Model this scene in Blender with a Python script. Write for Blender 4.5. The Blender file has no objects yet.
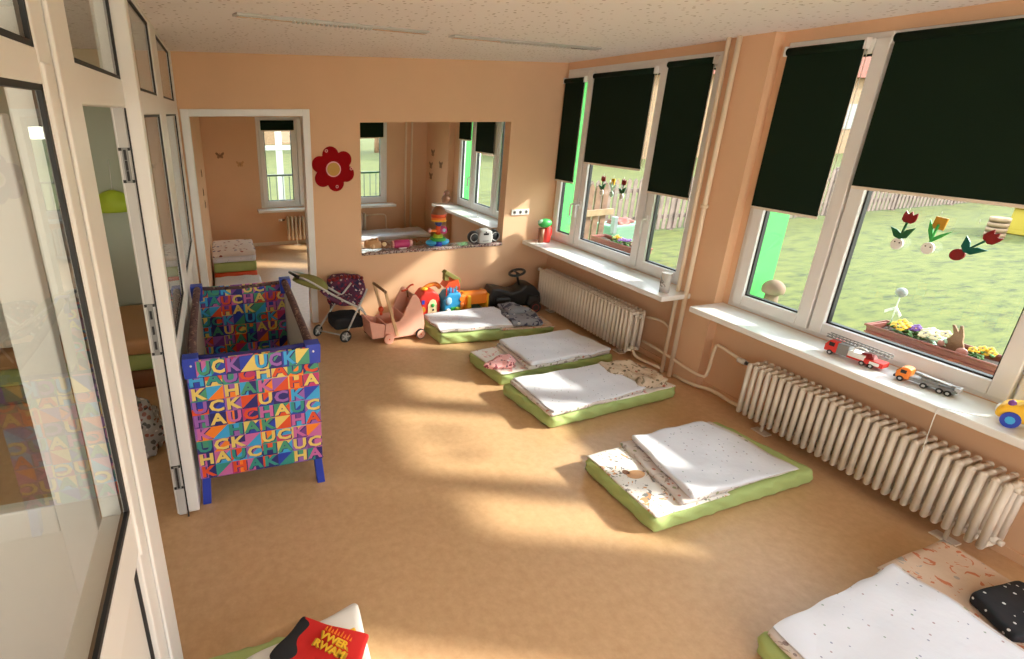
import bpy, bmesh, math, random
from mathutils import Vector, Matrix, noise
sc = bpy.context.scene
COL = sc.collection
PI = math.pi
random.seed(7)

# ------------------------------------------------------------------ camera
def _rot(yaw, pitch, roll):
    cy, sy, cp, sp = math.cos(yaw), math.sin(yaw), math.cos(pitch), math.sin(pitch)
    F = Vector((sy*cp, cy*cp, -sp)); R = Vector((cy, -sy, 0)); U = R.cross(F)
    cr, sr = math.cos(roll), math.sin(roll)
    return R*cr + U*sr, U*cr - R*sr, F
R_, U_, F_ = _rot(.2909, .3535, -.0006)
cd = bpy.data.cameras.new('camera'); cam = bpy.data.objects.new('camera', cd); COL.objects.link(cam)
cam.matrix_world = Matrix(((R_.x, U_.x, -F_.x, 0), (R_.y, U_.y, -F_.y, 0), (R_.z, U_.z, -F_.z, 2.0), (0, 0, 0, 1)))
cd.sensor_width = 36; cd.lens = 529.18*36/1024
cd.shift_x = (512-381.05)/1024; cd.shift_y = -(329.5-308.57)/1024
cd.clip_start = .02; cd.clip_end = 200
sc.camera = cam

# ------------------------------------------------------------------ world, sun, exposure
w = bpy.data.worlds.new('world'); sc.world = w; w.use_nodes = True
nt = w.node_tree; nt.nodes.clear()
out = nt.nodes.new('ShaderNodeOutputWorld'); bg = nt.nodes.new('ShaderNodeBackground')
tc = nt.nodes.new('ShaderNodeTexCoord'); sp = nt.nodes.new('ShaderNodeSeparateXYZ'); rp = nt.nodes.new('ShaderNodeValToRGB')
nt.links.new(tc.outputs['Generated'], sp.inputs[0]); nt.links.new(sp.outputs['Z'], rp.inputs[0])
rp.color_ramp.elements[0].position = 0; rp.color_ramp.elements[0].color = (1, .95, .80, 1)
rp.color_ramp.elements[1].position = .5; rp.color_ramp.elements[1].color = (.76, .88, 1, 1)
nt.links.new(rp.outputs[0], bg.inputs[0]); nt.links.new(bg.outputs[0], out.inputs[0])
bg.inputs[1].default_value = 6.0
sun = bpy.data.lights.new('sun', 'SUN'); so = bpy.data.objects.new('sun', sun); COL.objects.link(so)
so.rotation_euler = Vector((-1, .45, -.655)).to_track_quat('-Z', 'Y').to_euler()
sun.energy = 9.0; sun.angle = math.radians(3.2); sun.color = (1, .93, .82)
sc.view_settings.view_transform = 'Standard'; sc.view_settings.look = 'None'
sc.view_settings.exposure = 0.16; sc.view_settings.gamma = 1; sc.view_settings.use_curve_mapping = False
sc.render.engine = 'CYCLES'
cy = sc.cycles; cy.use_denoising = True; cy.max_bounces = 12; cy.diffuse_bounces = 8; cy.transparent_max_bounces = 24
cy.glossy_bounces = 6; cy.sample_clamp_indirect = 12; cy.caustics_reflective = False; cy.caustics_refractive = False

# ------------------------------------------------------------------ materials
M = {}
def mat(name, col, rough=.6, metal=0., var=0., vscale=8., bump=0., bscale=60., spec=.5, coat=0.):
    m = bpy.data.materials.new(name); m.use_nodes = True; n = m.node_tree; b = n.nodes['Principled BSDF']
    b.inputs['Base Color'].default_value = (*col, 1); b.inputs['Roughness'].default_value = rough
    b.inputs['Metallic'].default_value = metal; b.inputs['Specular IOR Level'].default_value = spec
    b.inputs['Coat Weight'].default_value = coat
    co = n.nodes.new('ShaderNodeTexCoord')
    if var:
        t = n.nodes.new('ShaderNodeTexNoise'); t.inputs['Scale'].default_value = vscale; t.inputs['Detail'].default_value = 5
        r = n.nodes.new('ShaderNodeValToRGB'); r.color_ramp.elements[0].position = .3; r.color_ramp.elements[1].position = .7
        r.color_ramp.elements[0].color = (*[c*(1-var) for c in col], 1)
        r.color_ramp.elements[1].color = (*[min(1, c*(1+var)) for c in col], 1)
        n.links.new(co.outputs['Object'], t.inputs['Vector']); n.links.new(t.outputs[0], r.inputs[0]); n.links.new(r.outputs[0], b.inputs['Base Color'])
    if bump:
        t = n.nodes.new('ShaderNodeTexNoise'); t.inputs['Scale'].default_value = bscale; t.inputs['Detail'].default_value = 4
        q = n.nodes.new('ShaderNodeBump'); q.inputs['Strength'].default_value = bump; q.inputs['Distance'].default_value = .01
        n.links.new(co.outputs['Object'], t.inputs['Vector']); n.links.new(t.outputs[0], q.inputs['Height']); n.links.new(q.outputs[0], b.inputs['Normal'])
    M[name] = m; return m
def spots(name, base, cols, scale=14., size=.13, keep=.6, marks=None, rough=.85):
    """cloth with small scattered printed motifs; marks = (colour, scale, threshold) adds larger smudgy figures"""
    m = mat(name, base, rough, bump=.25, bscale=25)
    n = m.node_tree; b = n.nodes['Principled BSDF']; co = n.nodes.new('ShaderNodeTexCoord')
    v = n.nodes.new('ShaderNodeTexVoronoi'); v.inputs['Scale'].default_value = scale
    n.links.new(co.outputs['Object'], v.inputs['Vector'])
    lt = n.nodes.new('ShaderNodeMath'); lt.operation = 'LESS_THAN'; lt.inputs[1].default_value = size
    n.links.new(v.outputs['Distance'], lt.inputs[0])
    s = n.nodes.new('ShaderNodeSeparateColor'); n.links.new(v.outputs['Color'], s.inputs[0])
    k = n.nodes.new('ShaderNodeMath'); k.operation = 'LESS_THAN'; k.inputs[1].default_value = keep; n.links.new(s.outputs[0], k.inputs[0])
    mu = n.nodes.new('ShaderNodeMath'); mu.operation = 'MULTIPLY'; n.links.new(lt.outputs[0], mu.inputs[0]); n.links.new(k.outputs[0], mu.inputs[1])
    r = n.nodes.new('ShaderNodeValToRGB'); r.color_ramp.interpolation = 'CONSTANT'
    while len(r.color_ramp.elements) < len(cols): r.color_ramp.elements.new(.5)
    for i, c in enumerate(cols): r.color_ramp.elements[i].position = i/len(cols); r.color_ramp.elements[i].color = (*c, 1)
    n.links.new(s.outputs[1], r.inputs[0])
    mx = n.nodes.new('ShaderNodeMix'); mx.data_type = 'RGBA'; mx.inputs[6].default_value = (*base, 1)
    n.links.new(mu.outputs[0], mx.inputs[0]); n.links.new(r.outputs[0], mx.inputs[7])
    last = mx.outputs[2]
    for (c, ms, th) in (marks or []):
        t = n.nodes.new('ShaderNodeTexNoise'); t.inputs['Scale'].default_value = ms; t.inputs['Detail'].default_value = 3; t.inputs['Distortion'].default_value = 1.5
        n.links.new(co.outputs['Object'], t.inputs['Vector'])
        g = n.nodes.new('ShaderNodeMath'); g.operation = 'GREATER_THAN'; g.inputs[1].default_value = th; n.links.new(t.outputs[0], g.inputs[0])
        m2 = n.nodes.new('ShaderNodeMix'); m2.data_type = 'RGBA'; m2.inputs[7].default_value = (*c, 1)
        n.links.new(g.outputs[0], m2.inputs[0]); n.links.new(last, m2.inputs[6]); last = m2.outputs[2]
    n.links.new(last, b.inputs['Base Color']); return m

mat('wall', (.71, .455, .285), .85, var=.025, vscale=3, bump=.08, bscale=120)
mat('wall_corr', (.50, .54, .46), .8, var=.03, vscale=2)
mat('white_wall', (.74, .73, .70), .7, var=.02)
mat('pvc', (.75, .745, .74), .35, var=.015, vscale=5)
mat('pvc_panel', (.72, .71, .69), .4)
mat('gasket', (.012, .012, .014), .6)
mat('paint', (.72, .64, .54), .4, var=.02)
mat('pipe_paint', (.80, .66, .50), .4)
mat('sill', (.78, .77, .75), .22, var=.04, vscale=6)
mat('blind', (.006, .016, .008), .9, bump=.1, bscale=300, spec=.15)
mat('steel', (.55, .55, .55), .3, 1.)
mat('dark_steel', (.10, .10, .10), .4, .6)
mat('green_render', (.08, .50, .11), .8, var=.05)
mat('terracotta', (.22, .050, .032), .55, var=.12, vscale=14)
mat('timber_gate', (.17, .085, .055), .85, var=.3, vscale=9, bump=.3)
mat('timber_fence', (.19, .13, .11), .85, var=.3, vscale=4)
mat('timber_pale', (.26, .16, .09), .8, var=.2, vscale=9)
mat('outdoor_yellow', (.42, .30, .03), .6)
mat('outdoor_white', (.34, .34, .33), .7)
mat('outdoor_mint', (.16, .28, .19), .7)
mat('ledge_grey', (.08, .08, .08), .5)
mat('stone_tan', (.22, .13, .09), .8, var=.15, vscale=20)
mat('soil', (.05, .03, .02), .95, bump=.6)
mat('leaf', (.06, .17, .03), .7, var=.3, vscale=30)
mat('wood_grey', (.30, .22, .17), .8, var=.3, vscale=9, bump=.3)
mat('wood_brown', (.30, .17, .10), .8, var=.3, vscale=9, bump=.3)
mat('wood_light', (.62, .40, .22), .5, var=.1, vscale=9)
mat('wood_pink', (.80, .42, .32), .5, var=.05, vscale=9)
mat('green_sheet', (.38, .48, .18), .85, var=.06, vscale=5, bump=.35, bscale=14)
mat('olive', (.20, .19, .05), .8, var=.1)
mat('black', (.012, .012, .013), .4)
mat('black_cloth', (.015, .015, .018), .95)
mat('rubber', (.02, .02, .02), .8)
for nme, c in dict(red=(.62, .03, .02), darkred=(.20, .006, .008), blue=(.02, .05, .42), cyan=(.03, .30, .62), yellow=(.85, .50, .03), orange=(.85, .22, .02),
                   green=(.04, .38, .08), lime=(.45, .60, .04), purple=(.18, .05, .28), violet=(.30, .12, .45), pink=(.75, .12, .25), magenta=(.50, .04, .16), navy=(.02, .02, .16),
                   teal=(.03, .28, .24), white=(.80, .80, .78), grey=(.22, .22, .22), brown=(.22, .09, .04), mint=(.42, .62, .48), gold=(.50, .26, .02),
                   orchid=(.55, .14, .38), seagreen=(.06, .30, .18), scarlet=(.70, .08, .02), tileyellow=(.75, .58, .15), leafdark=(.01, .10, .035), tealdark=(.0, .10, .07), cream=(.80, .66, .42), tan=(.55, .30, .14),
                   rose=(.75, .38, .36), skyblue=(.04, .36, .70), lightblue=(.35, .55, .75), silver=(.50, .50, .50)).items():
    mat(nme, c, .45)
mat('flower_red', (.28, .003, .006), .8, spec=.1)
mat('redcloth', (.60, .015, .012), .9, bump=.3, bscale=20)
mat('chrome', (.75, .75, .75), .18, 1.)
spots('duvet', (.70, .71, .78), [(.28, .30, .42), (.42, .32, .36), (.3, .38, .34)], 30, .13, .9)
spots('duvet_back', (.62, .56, .54), [(.25, .2, .2), (.5, .2, .15), (.3, .32, .2)], 24, .25, .8, [((.36, .3, .28), 12, .62)])
spots('sheet_zoo', (.74, .71, .68), [(.50, .25, .12), (.25, .25, .27), (.35, .38, .25)], 20, .14, .6, [((.22, .21, .20), 19, .63), ((.58, .30, .15), 16, .64)])
spots('sheet_coral', (.60, .44, .33), [(.35, .3, .28), (.55, .22, .1)], 12, .12, .6, [((.52, .17, .08), 15, .61), ((.36, .33, .30), 8, .62)])
spots('sheet_pale', (.80, .76, .72), [(.5, .3, .3), (.4, .45, .3)], 14, .12, .5, [((.70, .36, .34), 14, .63)])
spots('leaf_blanket', (.58, .47, .36), [(.22, .17, .1), (.15, .12, .08), (.35, .12, .08)], 26, .3, .7, [((.27, .22, .15), 15, .60)])
spots('dot_black', (.01, .01, .014), [(.7, .7, .7), (.7, .7, .7)], 32, .17, .85)
spots('grey_clothes', (.22, .22, .25), [(.05, .05, .08), (.5, .48, .46)], 20, .3, .6, [((.04, .04, .07), 11, .57)])
spots('pink_soft', (.80, .42, .42), [(.1, .08, .1), (.8, .7, .7)], 30, .3, .7, [((.25, .04, .06), 20, .60)])
spots('carrier', (.10, .02, .06), [(.6, .5, .5), (.02, .02, .06), (.30, .02, .05)], 32, .42, .9, [((.02, .02, .07), 14, .58)])
spots('tube_cover', (.12, .06, .06), [(.3, .2, .15), (.05, .02, .03)], 40, .35, .8)
spots('far_blanket', (.70, .62, .58), [(.3, .08, .06), (.1, .1, .2)], 16, .3, .7)
spots('granite', (.35, .28, .26), [(.1, .06, .06), (.6, .5, .45), (.3, .1, .09)], 70, .5, .9, rough=.15)
spots('foil', (.45, .45, .46), [(.1, .1, .1), (.8, .8, .8), (.3, .12, .1)], 28, .4, .9, rough=.2)

def special_mats():
    m = bpy.data.materials.new('frosted'); m.use_nodes = True; n = m.node_tree; n.nodes.clear()
    o = n.nodes.new('ShaderNodeOutputMaterial'); x = n.nodes.new('ShaderNodeMixShader'); x.inputs[0].default_value = .55
    tr = n.nodes.new('ShaderNodeBsdfTransparent'); d = n.nodes.new('ShaderNodeBsdfPrincipled'); d.inputs[0].default_value = (.7, .68, .66, 1); d.inputs['Roughness'].default_value = .2
    n.links.new(tr.outputs[0], x.inputs[1]); n.links.new(d.outputs[0], x.inputs[2]); n.links.new(x.outputs[0], o.inputs[0]); M['frosted'] = m
    # linoleum
    m = mat('lino', (.56, .32, .135), .38, spec=.45); n = m.node_tree; b = n.nodes['Principled BSDF']; co = n.nodes.new('ShaderNodeTexCoord')
    t = n.nodes.new('ShaderNodeTexNoise'); t.inputs['Scale'].default_value = 22; t.inputs['Detail'].default_value = 8; t.inputs['Roughness'].default_value = .7
    r = n.nodes.new('ShaderNodeValToRGB'); r.color_ramp.elements[0].position = .35; r.color_ramp.elements[1].position = .68
    r.color_ramp.elements[0].color = (.53, .325, .17, 1); r.color_ramp.elements[1].color = (.62, .395, .22, 1)
    n.links.new(co.outputs['Object'], t.inputs['Vector']); n.links.new(t.outputs[0], r.inputs[0]); n.links.new(r.outputs[0], b.inputs['Base Color'])
    # perforated ceiling: random pits over warm white
    m = mat('ceiling', (.74, .62, .55), .9); n = m.node_tree; b = n.nodes['Principled BSDF']; co = n.nodes.new('ShaderNodeTexCoord')
    v = n.nodes.new('ShaderNodeTexVoronoi'); v.inputs['Scale'].default_value = 24; v.feature = 'F1'
    n.links.new(co.outputs['Object'], v.inputs['Vector'])
    r = n.nodes.new('ShaderNodeValToRGB'); r.color_ramp.elements[0].position = .17; r.color_ramp.elements[1].position = .22
    r.color_ramp.elements[0].color = (.46, .40, .37, 1); r.color_ramp.elements[1].color = (.86, .82, .82, 1)
    n.links.new(v.outputs['Distance'], r.inputs[0]); n.links.new(r.outputs[0], b.inputs['Base Color'])
    # thin pane
    m = bpy.data.materials.new('pane'); m.use_nodes = True; n = m.node_tree; n.nodes.clear()
    o = n.nodes.new('ShaderNodeOutputMaterial'); x = n.nodes.new('ShaderNodeMixShader'); f = n.nodes.new('ShaderNodeFresnel'); f.inputs[0].default_value = 1.5
    tr = n.nodes.new('ShaderNodeBsdfTransparent'); tr.inputs[0].default_value = (.95, .975, .96, 1); gl = n.nodes.new('ShaderNodeBsdfGlossy'); gl.inputs['Roughness'].default_value = .0
    mm = n.nodes.new('ShaderNodeMath'); mm.operation = 'MULTIPLY'; mm.inputs[1].default_value = 1.15; n.links.new(f.outputs[0], mm.inputs[0])
    ge = n.nodes.new('ShaderNodeNewGeometry'); ms = n.nodes.new('ShaderNodeMath'); ms.operation = 'SUBTRACT'; ms.inputs[0].default_value = 1; n.links.new(ge.outputs['Backfacing'], ms.inputs[1])
    mk = n.nodes.new('ShaderNodeMath'); mk.operation = 'MULTIPLY'; n.links.new(mm.outputs[0], mk.inputs[0]); n.links.new(ms.outputs[0], mk.inputs[1])
    n.links.new(mk.outputs[0], x.inputs[0]); n.links.new(tr.outputs[0], x.inputs[1]); n.links.new(gl.outputs[0], x.inputs[2]); n.links.new(x.outputs[0], o.inputs[0]); M['pane'] = m
    m = bpy.data.materials.new('mesh_net'); m.use_nodes = True; n = m.node_tree; n.nodes.clear()
    o = n.nodes.new('ShaderNodeOutputMaterial'); x = n.nodes.new('ShaderNodeMixShader'); x.inputs[0].default_value = .8
    tr = n.nodes.new('ShaderNodeBsdfTransparent'); d = n.nodes.new('ShaderNodeBsdfDiffuse'); d.inputs[0].default_value = (.72, .68, .62, 1)
    n.links.new(tr.outputs[0], x.inputs[1]); n.links.new(d.outputs[0], x.inputs[2]); n.links.new(x.outputs[0], o.inputs[0]); M['mesh_net'] = m
    # lawn
    m = mat('lawn', (.1, .14, .03), .95); n = m.node_tree; b = n.nodes['Principled BSDF']; co = n.nodes.new('ShaderNodeTexCoord')
    mp = n.nodes.new('ShaderNodeMapping'); mp.inputs['Scale'].default_value = (.7, 2.0, 1); n.links.new(co.outputs['Object'], mp.inputs[0])
    t = n.nodes.new('ShaderNodeTexNoise'); t.inputs['Scale'].default_value = 4.2; t.inputs['Detail'].default_value = 10; t.inputs['Roughness'].default_value = .78
    r = n.nodes.new('ShaderNodeValToRGB'); e = r.color_ramp.elements; e[0].position = .36; e[0].color = (.012, .017, .002, 1); e[1].position = .47; e[1].color = (.066, .074, .007, 1)
    q = e.new(.72); q.color = (.125, .118, .018, 1)
    n.links.new(mp.outputs[0], t.inputs['Vector']); n.links.new(t.outputs[0], r.inputs[0]); n.links.new(r.outputs[0], b.inputs['Base Color'])
special_mats()

# ------------------------------------------------------------------ mesh builder
class B:
    def __init__(s): s.bm = bmesh.new(); s.m = []; s.smooth = set()
    def mi(s, name):
        if name not in s.m: s.m.append(name)
        return s.m.index(name)
    def _fin(s, verts, m, sm):
        i = s.mi(m); fs = {f for v in verts for f in v.link_faces}
        for f in fs: f.material_index = i; f.smooth = sm
    def box(s, a, b, m, rz=0, ctr=None):
        c = [(a[i]+b[i])/2 for i in range(3)]; d = [abs(b[i]-a[i]) for i in range(3)]
        r = bmesh.ops.create_cube(s.bm, size=1, matrix=Matrix.Translation(c) @ Matrix.Rotation(rz, 4, 'Z') @ Matrix.Diagonal((*d, 1)))
        s._fin(r['verts'], m, False); return r['verts']
    def cone(s, p, q, r1, r2, m, seg=16, caps=True):
        p, q = Vector(p), Vector(q); d = q-p; L = d.length
        if L < 1e-6: return
        mt = Matrix.Translation((p+q)/2) @ d.to_track_quat('Z', 'Y').to_matrix().to_4x4()
        r = bmesh.ops.create_cone(s.bm, cap_ends=caps, cap_tris=False, segments=seg, radius1=r1, radius2=r2, depth=L, matrix=mt)
        s._fin(r['verts'], m, True)
        for v in r['verts']:
            for f in v.link_faces:
                if len(f.verts) > 4: f.smooth = False
    def cyl(s, p, q, r, m, seg=16): s.cone(p, q, r, r, m, seg)
    def ball(s, c, r, m, sc3=(1, 1, 1), seg=16, rot=None):
        mt = Matrix.Translation(c) @ (rot or Matrix()) @ Matrix.Diagonal((r*sc3[0], r*sc3[1], r*sc3[2], 1))
        q = bmesh.ops.create_uvsphere(s.bm, u_segments=seg, v_segments=max(6, seg*2//3), radius=1, matrix=mt)
        s._fin(q['verts'], m, True); return q['verts']
    def tube(s, pts, r, m, seg=10, closed=False, smoothpath=0):
        P = [Vector(p) for p in pts]
        for _ in range(smoothpath):
            Q = []; n = len(P)
            for i in range(n if closed else n-1):
                a, b = P[i], P[(i+1) % n]; Q += [a*.75+b*.25, a*.25+b*.75]
            if not closed: Q[0] = P[0]; Q[-1] = P[-1]
            P = Q
        n = len(P); rings = []; i = s.mi(m); up = None
        for k in range(n):
            a = P[(k-1) % n] if (closed or k) else P[k]; b = P[(k+1) % n] if (closed or k < n-1) else P[k]
            t = (b-a).normalized()
            if up is None: up = t.orthogonal().normalized()
            up = (up - t*up.dot(t)).normalized(); sd = t.cross(up)
            rr = r[k*len(r)//n] if isinstance(r, (list, tuple)) else r
            rings.append([s.bm.verts.new(P[k]+up*math.cos(2*PI*j/seg)*rr+sd*math.sin(2*PI*j/seg)*rr) for j in range(seg)])
        for k in range(n if closed else n-1):
            A, C = rings[k], rings[(k+1) % n]
            for j in range(seg):
                f = s.bm.faces.new((A[j], A[(j+1) % seg], C[(j+1) % seg], C[j])); f.smooth = True; f.material_index = i
        if not closed:
            for g in (rings[0][::-1], rings[-1]): f = s.bm.faces.new(g); f.material_index = i
    def ring(s, c, R, r, m, axis='Y', seg=20, rs=8):
        c = Vector(c); pts = []
        for k in range(seg):
            a = 2*PI*k/seg; u, v = math.cos(a)*R, math.sin(a)*R
            pts.append(c+Vector({'Y': (u, 0, v), 'X': (0, u, v), 'Z': (u, v, 0)}[axis]))
        s.tube(pts, r, m, rs, closed=True)
    def prism(s, outline, fn, d0, d1, m, smooth=False):
        """outline 2d points; fn(u,v,d)->xyz"""
        A = [s.bm.verts.new(fn(u, v, d0)) for u, v in outline]; C = [s.bm.verts.new(fn(u, v, d1)) for u, v in outline]
        i = s.mi(m); n = len(A); fs = [s.bm.faces.new(A[::-1]), s.bm.faces.new(C)]
        for k in range(n):
            f = s.bm.faces.new((A[k], A[(k+1) % n], C[(k+1) % n], C[k])); f.smooth = smooth; fs.append(f)
        for f in fs: f.material_index = i
    def soft(s, corners, z0, z1, r, m, nu=30, nv=16, nw=4, amp=.004, freq=7, seed=0, sag=0., edge=0., fn=None):
        """rounded soft slab over 4 (x,y) corners (order: 00,10,11,01)"""
        c = [Vector(p) for p in corners]; lu = ((c[1]-c[0]).length+(c[2]-c[3]).length)/2; lv = ((c[3]-c[0]).length+(c[2]-c[1]).length)/2; h = z1-z0
        r = min(r, h*.49, lu*.4, lv*.4); cache = {}; i = s.mi(m); off = Vector((seed*3.7, seed*1.3, seed*.9))
        def V(a, b, k):
            key = (a, b, k)
            if key in cache: return cache[key]
            u, v, q = a/nu*lu, b/nv*lv, k/nw*h
            iu, iv, iq = min(max(u, r), lu-r), min(max(v, r), lv-r), min(max(q, r), h-r)
            d = Vector((u-iu, v-iv, q-iq))
            if d.length > 1e-9: d = d.normalized()*r
            u, v, q = iu+d.x, iv+d.y, iq+d.z
            x = u/lu; y = v/lv
            p2 = c[0]*(1-x)*(1-y)+c[1]*x*(1-y)+c[2]*x*y+c[3]*(1-x)*y
            zz = z0+q; P = Vector((p2.x, p2.y, zz))
            if fn: P = fn(x, y, q/h, P)
            nz = noise.noise_vector(Vector((P.x, P.y, P.z*1.5))*freq+off); n2 = noise.noise(Vector((P.x, P.y, 0))*freq*.35+off)
            wgt = q/h
            e = min(x, 1-x, y, 1-y)
            P += Vector((nz.x*(amp+edge*(1 if e < .03 else 0)), nz.y*(amp+edge*(1 if e < .03 else 0)), (nz.z*amp*1.3+n2*amp*1.5)*wgt))
            P.z -= sag*wgt*(1-min(1, e*6))
            cache[key] = s.bm.verts.new(P); return cache[key]
        def F(*k):
            vs = [V(*q) for q in k]
            if len(set(vs)) < 4: return
            try: f = s.bm.faces.new(vs); f.smooth = True; f.material_index = i
            except ValueError: pass
        for a in range(nu):
            for b in range(nv): F((a, b, nw), (a+1, b, nw), (a+1, b+1, nw), (a, b+1, nw)); F((a, b+1, 0), (a+1, b+1, 0), (a+1, b, 0), (a, b, 0))
            for k in range(nw): F((a, 0, k), (a+1, 0, k), (a+1, 0, k+1), (a, 0, k+1)); F((a+1, nv, k), (a, nv, k), (a, nv, k+1), (a+1, nv, k+1))
        for b in range(nv):
            for k in range(nw): F((0, b+1, k), (0, b, k), (0, b, k+1), (0, b+1, k+1)); F((nu, b, k), (nu, b+1, k), (nu, b+1, k+1), (nu, b, k+1))
    def lump(s, c, size, m, amp=.3, freq=9, seed=0, seg=36):
        vs = s.ball(c, 1, m, size, seg); off = Vector((seed*5.1, seed, 0)); c = Vector(c)
        for v in vs:
            d = v.co-c; n1 = noise.noise(v.co*freq+off); n2 = 1-abs(noise.noise(v.co*freq*1.9+off))*2
            v.co = c+d*(1+amp*n1+amp*.5*n2)
            v.co.z = max(v.co.z, c.z-size[2]*.55)
    def text(s, body, size, m, mtx, depth=.001, font_scale=1.):
        cu = bpy.data.curves.new('t', 'FONT'); cu.body = body; cu.size = size; cu.extrude = depth; cu.align_x = 'CENTER'; cu.align_y = 'CENTER'; cu.resolution_u = 2; cu.offset = size*.035
        ob = bpy.data.objects.new('t', cu); me = bpy.data.meshes.new_from_object(ob); me.transform(mtx)
        n0 = len(s.bm.faces); s.bm.from_mesh(me); s.bm.faces.ensure_lookup_table(); i = s.mi(m)
        for f in s.bm.faces[n0:]: f.material_index = i; f.smooth = False
        bpy.data.objects.remove(ob); bpy.data.curves.remove(cu); bpy.data.meshes.remove(me)
    def done(s, name, parent=None, bevel=0., bseg=2, label=None):
        me = bpy.data.meshes.new(name); bmesh.ops.recalc_face_normals(s.bm, faces=s.bm.faces[:]); s.bm.to_mesh(me); s.bm.free()
        for m in s.m: me.materials.append(M[m])
        o = bpy.data.objects.new(name, me); COL.objects.link(o)
        if parent: o.parent = parent
        if bevel:
            q = o.modifiers.new('bevel', 'BEVEL'); q.width = bevel; q.segments = bseg; q.limit_method = 'ANGLE'; q.angle_limit = .6
        if label: o['label'] = label
        return o
def thing(name, label, cat, loc=(0, 0, 0), rz=0, group=None):
    o = bpy.data.objects.new(name, None); COL.objects.link(o); o.location = loc; o.rotation_euler = (0, 0, rz); o.empty_display_size = .05
    o['label'] = label; o['category'] = cat
    if group: o['group'] = group
    return o
def tag(o, label, cat, group=None, loc=None):
    o['label'] = label; o['category'] = cat
    if group: o['group'] = group
    return o
def struct(o, label=None, cat=None):
    o['kind'] = 'structure'
    if label: o['label'] = label
    if cat: o['category'] = cat
    return o
def sempty(name, label, cat, loc=(0, 0, 0), rz=0):
    return struct(thing(name, label, cat, loc, rz))
def copy_tree(o, parent=None):
    c = o.copy(); COL.objects.link(c); c.parent = parent
    for ch in list(o.children): copy_tree(ch, c)
    return c

# ------------------------------------------------------------------ the room shell
H = 2.47; XW = 3.45; YF = 5.0; YR = -1.7; YB = 8.55; XC = -2.1
b = B(); b.box((XC, YR, -.1), (XW+.1, YB, 0), 'lino'); struct(b.done('floor'), 'mottled orange-brown linoleum floor running into the next room', 'floor')
b = B(); b.box((XC, YR, H), (XW+.1, YF+.12, H+.1), 'ceiling'); struct(b.done('ceiling'), 'white ceiling with dark speckled pits over the playroom', 'ceiling')
b = B(); b.box((-.3, YF+.12, H), (XW+.1, YB+.1, H+.1), 'ceiling'); struct(b.done('ceiling'), 'white ceiling of the room behind the hatch', 'ceiling')
# far wall with door opening and hatch
DX0, DX1, DZ = -.19, .765, 1.975; HX0, HX1, HZ0, HZ1 = 1.295, 2.86, .69, 1.92
b = B(); w_ = 'wall'; Y1 = YF+.12
b.box((-.385, YF, 0), (DX0-.03, Y1, H), w_); b.box((DX0-.03, YF, DZ+.03), (DX1+.03, Y1, H), w_); b.box((DX1+.03, YF, 0), (HX0, Y1, H), w_)
b.box((HX0, YF, 0), (HX1, Y1, HZ0-.03), w_); b.box((HX0, YF, HZ1), (HX1, Y1, H), w_); b.box((HX1, YF, 0), (XW, Y1, H), w_)
struct(b.done('wall_far'), 'peach far wall with doorway and rectangular hatch', 'wall')
b = B(); b.box((XC, YF, 0), (-.385, Y1, H), 'wall_corr'); struct(b.done('wall_corridor_end'), 'grey-green end wall of the corridor', 'wall')
b = B(); b.box((XC-.1, YR, 0), (XC, Y1, H), 'white_wall'); struct(b.done('wall_corridor_left'), 'white side wall of the corridor', 'wall')
b = B()
FR = .065
b.box((DX0-FR, YF-.02, 0), (DX0, Y1+.01, DZ+.06), 'pvc'); b.box((DX1, YF-.02, 0), (DX1+FR, Y1+.01, DZ+.06), 'pvc'); b.box((DX0, YF-.0195, DZ), (DX1, Y1+.0095, DZ+.06), 'pvc')
struct(b.done('trim_1', bevel=.004), 'pale grey steel frame around the doorway in the far wall', 'door frame')
b = B(); b.box((HX0-.0, YF-.012, HZ0-.03), (HX1, Y1+.03, HZ0), 'granite'); tag(b.done('hatch_sill', bevel=.004), 'speckled reddish granite sill along the bottom of the hatch', 'sill'); 
# window wall: inner skin, green outer skin
W1 = (4.985, 3.12); W2 = (2.745, .66); WZ0, WZ1 = .70, 2.405
def holes(bb, x0, x1, m, y0, y1, wins):
    cur = y1
    for (a, c, z0, z1) in sorted(wins, reverse=True):
        if cur > a: bb.box((x0, a, 0), (x1, cur, H), m)
        bb.box((x0, c, 0), (x1, a, z0), m); bb.box((x0, c, z1), (x1, a, H), m); cur = c
    bb.box((x0, y0, 0), (x1, cur, H), m)
W4 = (7.47, 5.75)
b = B(); holes(b, XW, XW+.08, 'wall', YR, YB+.1, [(W1[0], W1[1], WZ0, WZ1), (W2[0], W2[1], WZ0, WZ1), (W4[0], W4[1], WZ0, WZ1), (.1, -1.45, WZ0, WZ1)])  # last opening lies unseen behind the camera, added for fill daylight
b.box((3.375, 2.79, 0), (XW, 3.10, H), 'wall'); b.box((3.375, .22, 0), (XW, .60, H), 'wall'); b.box((3.355, 7.66, 0), (XW, YB, H), 'wall')
struct(b.done('wall_right'), 'peach window wall with narrow piers between the windows', 'wall')
b = B(); holes(b, XW+.08, XW+.34, 'green_render', YR, YB+.4, [(W1[0]-.03, W1[1]+.03, WZ0, WZ1), (W2[0]-.03, W2[1]+.03, WZ0, WZ1), (W4[0]-.03, W4[1]+.03, WZ0, WZ1), (.1, -1.45, WZ0, WZ1)])
struct(b.done('wall_right_outside'), 'lime green rendered outer reveals of the windows', 'wall')
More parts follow.
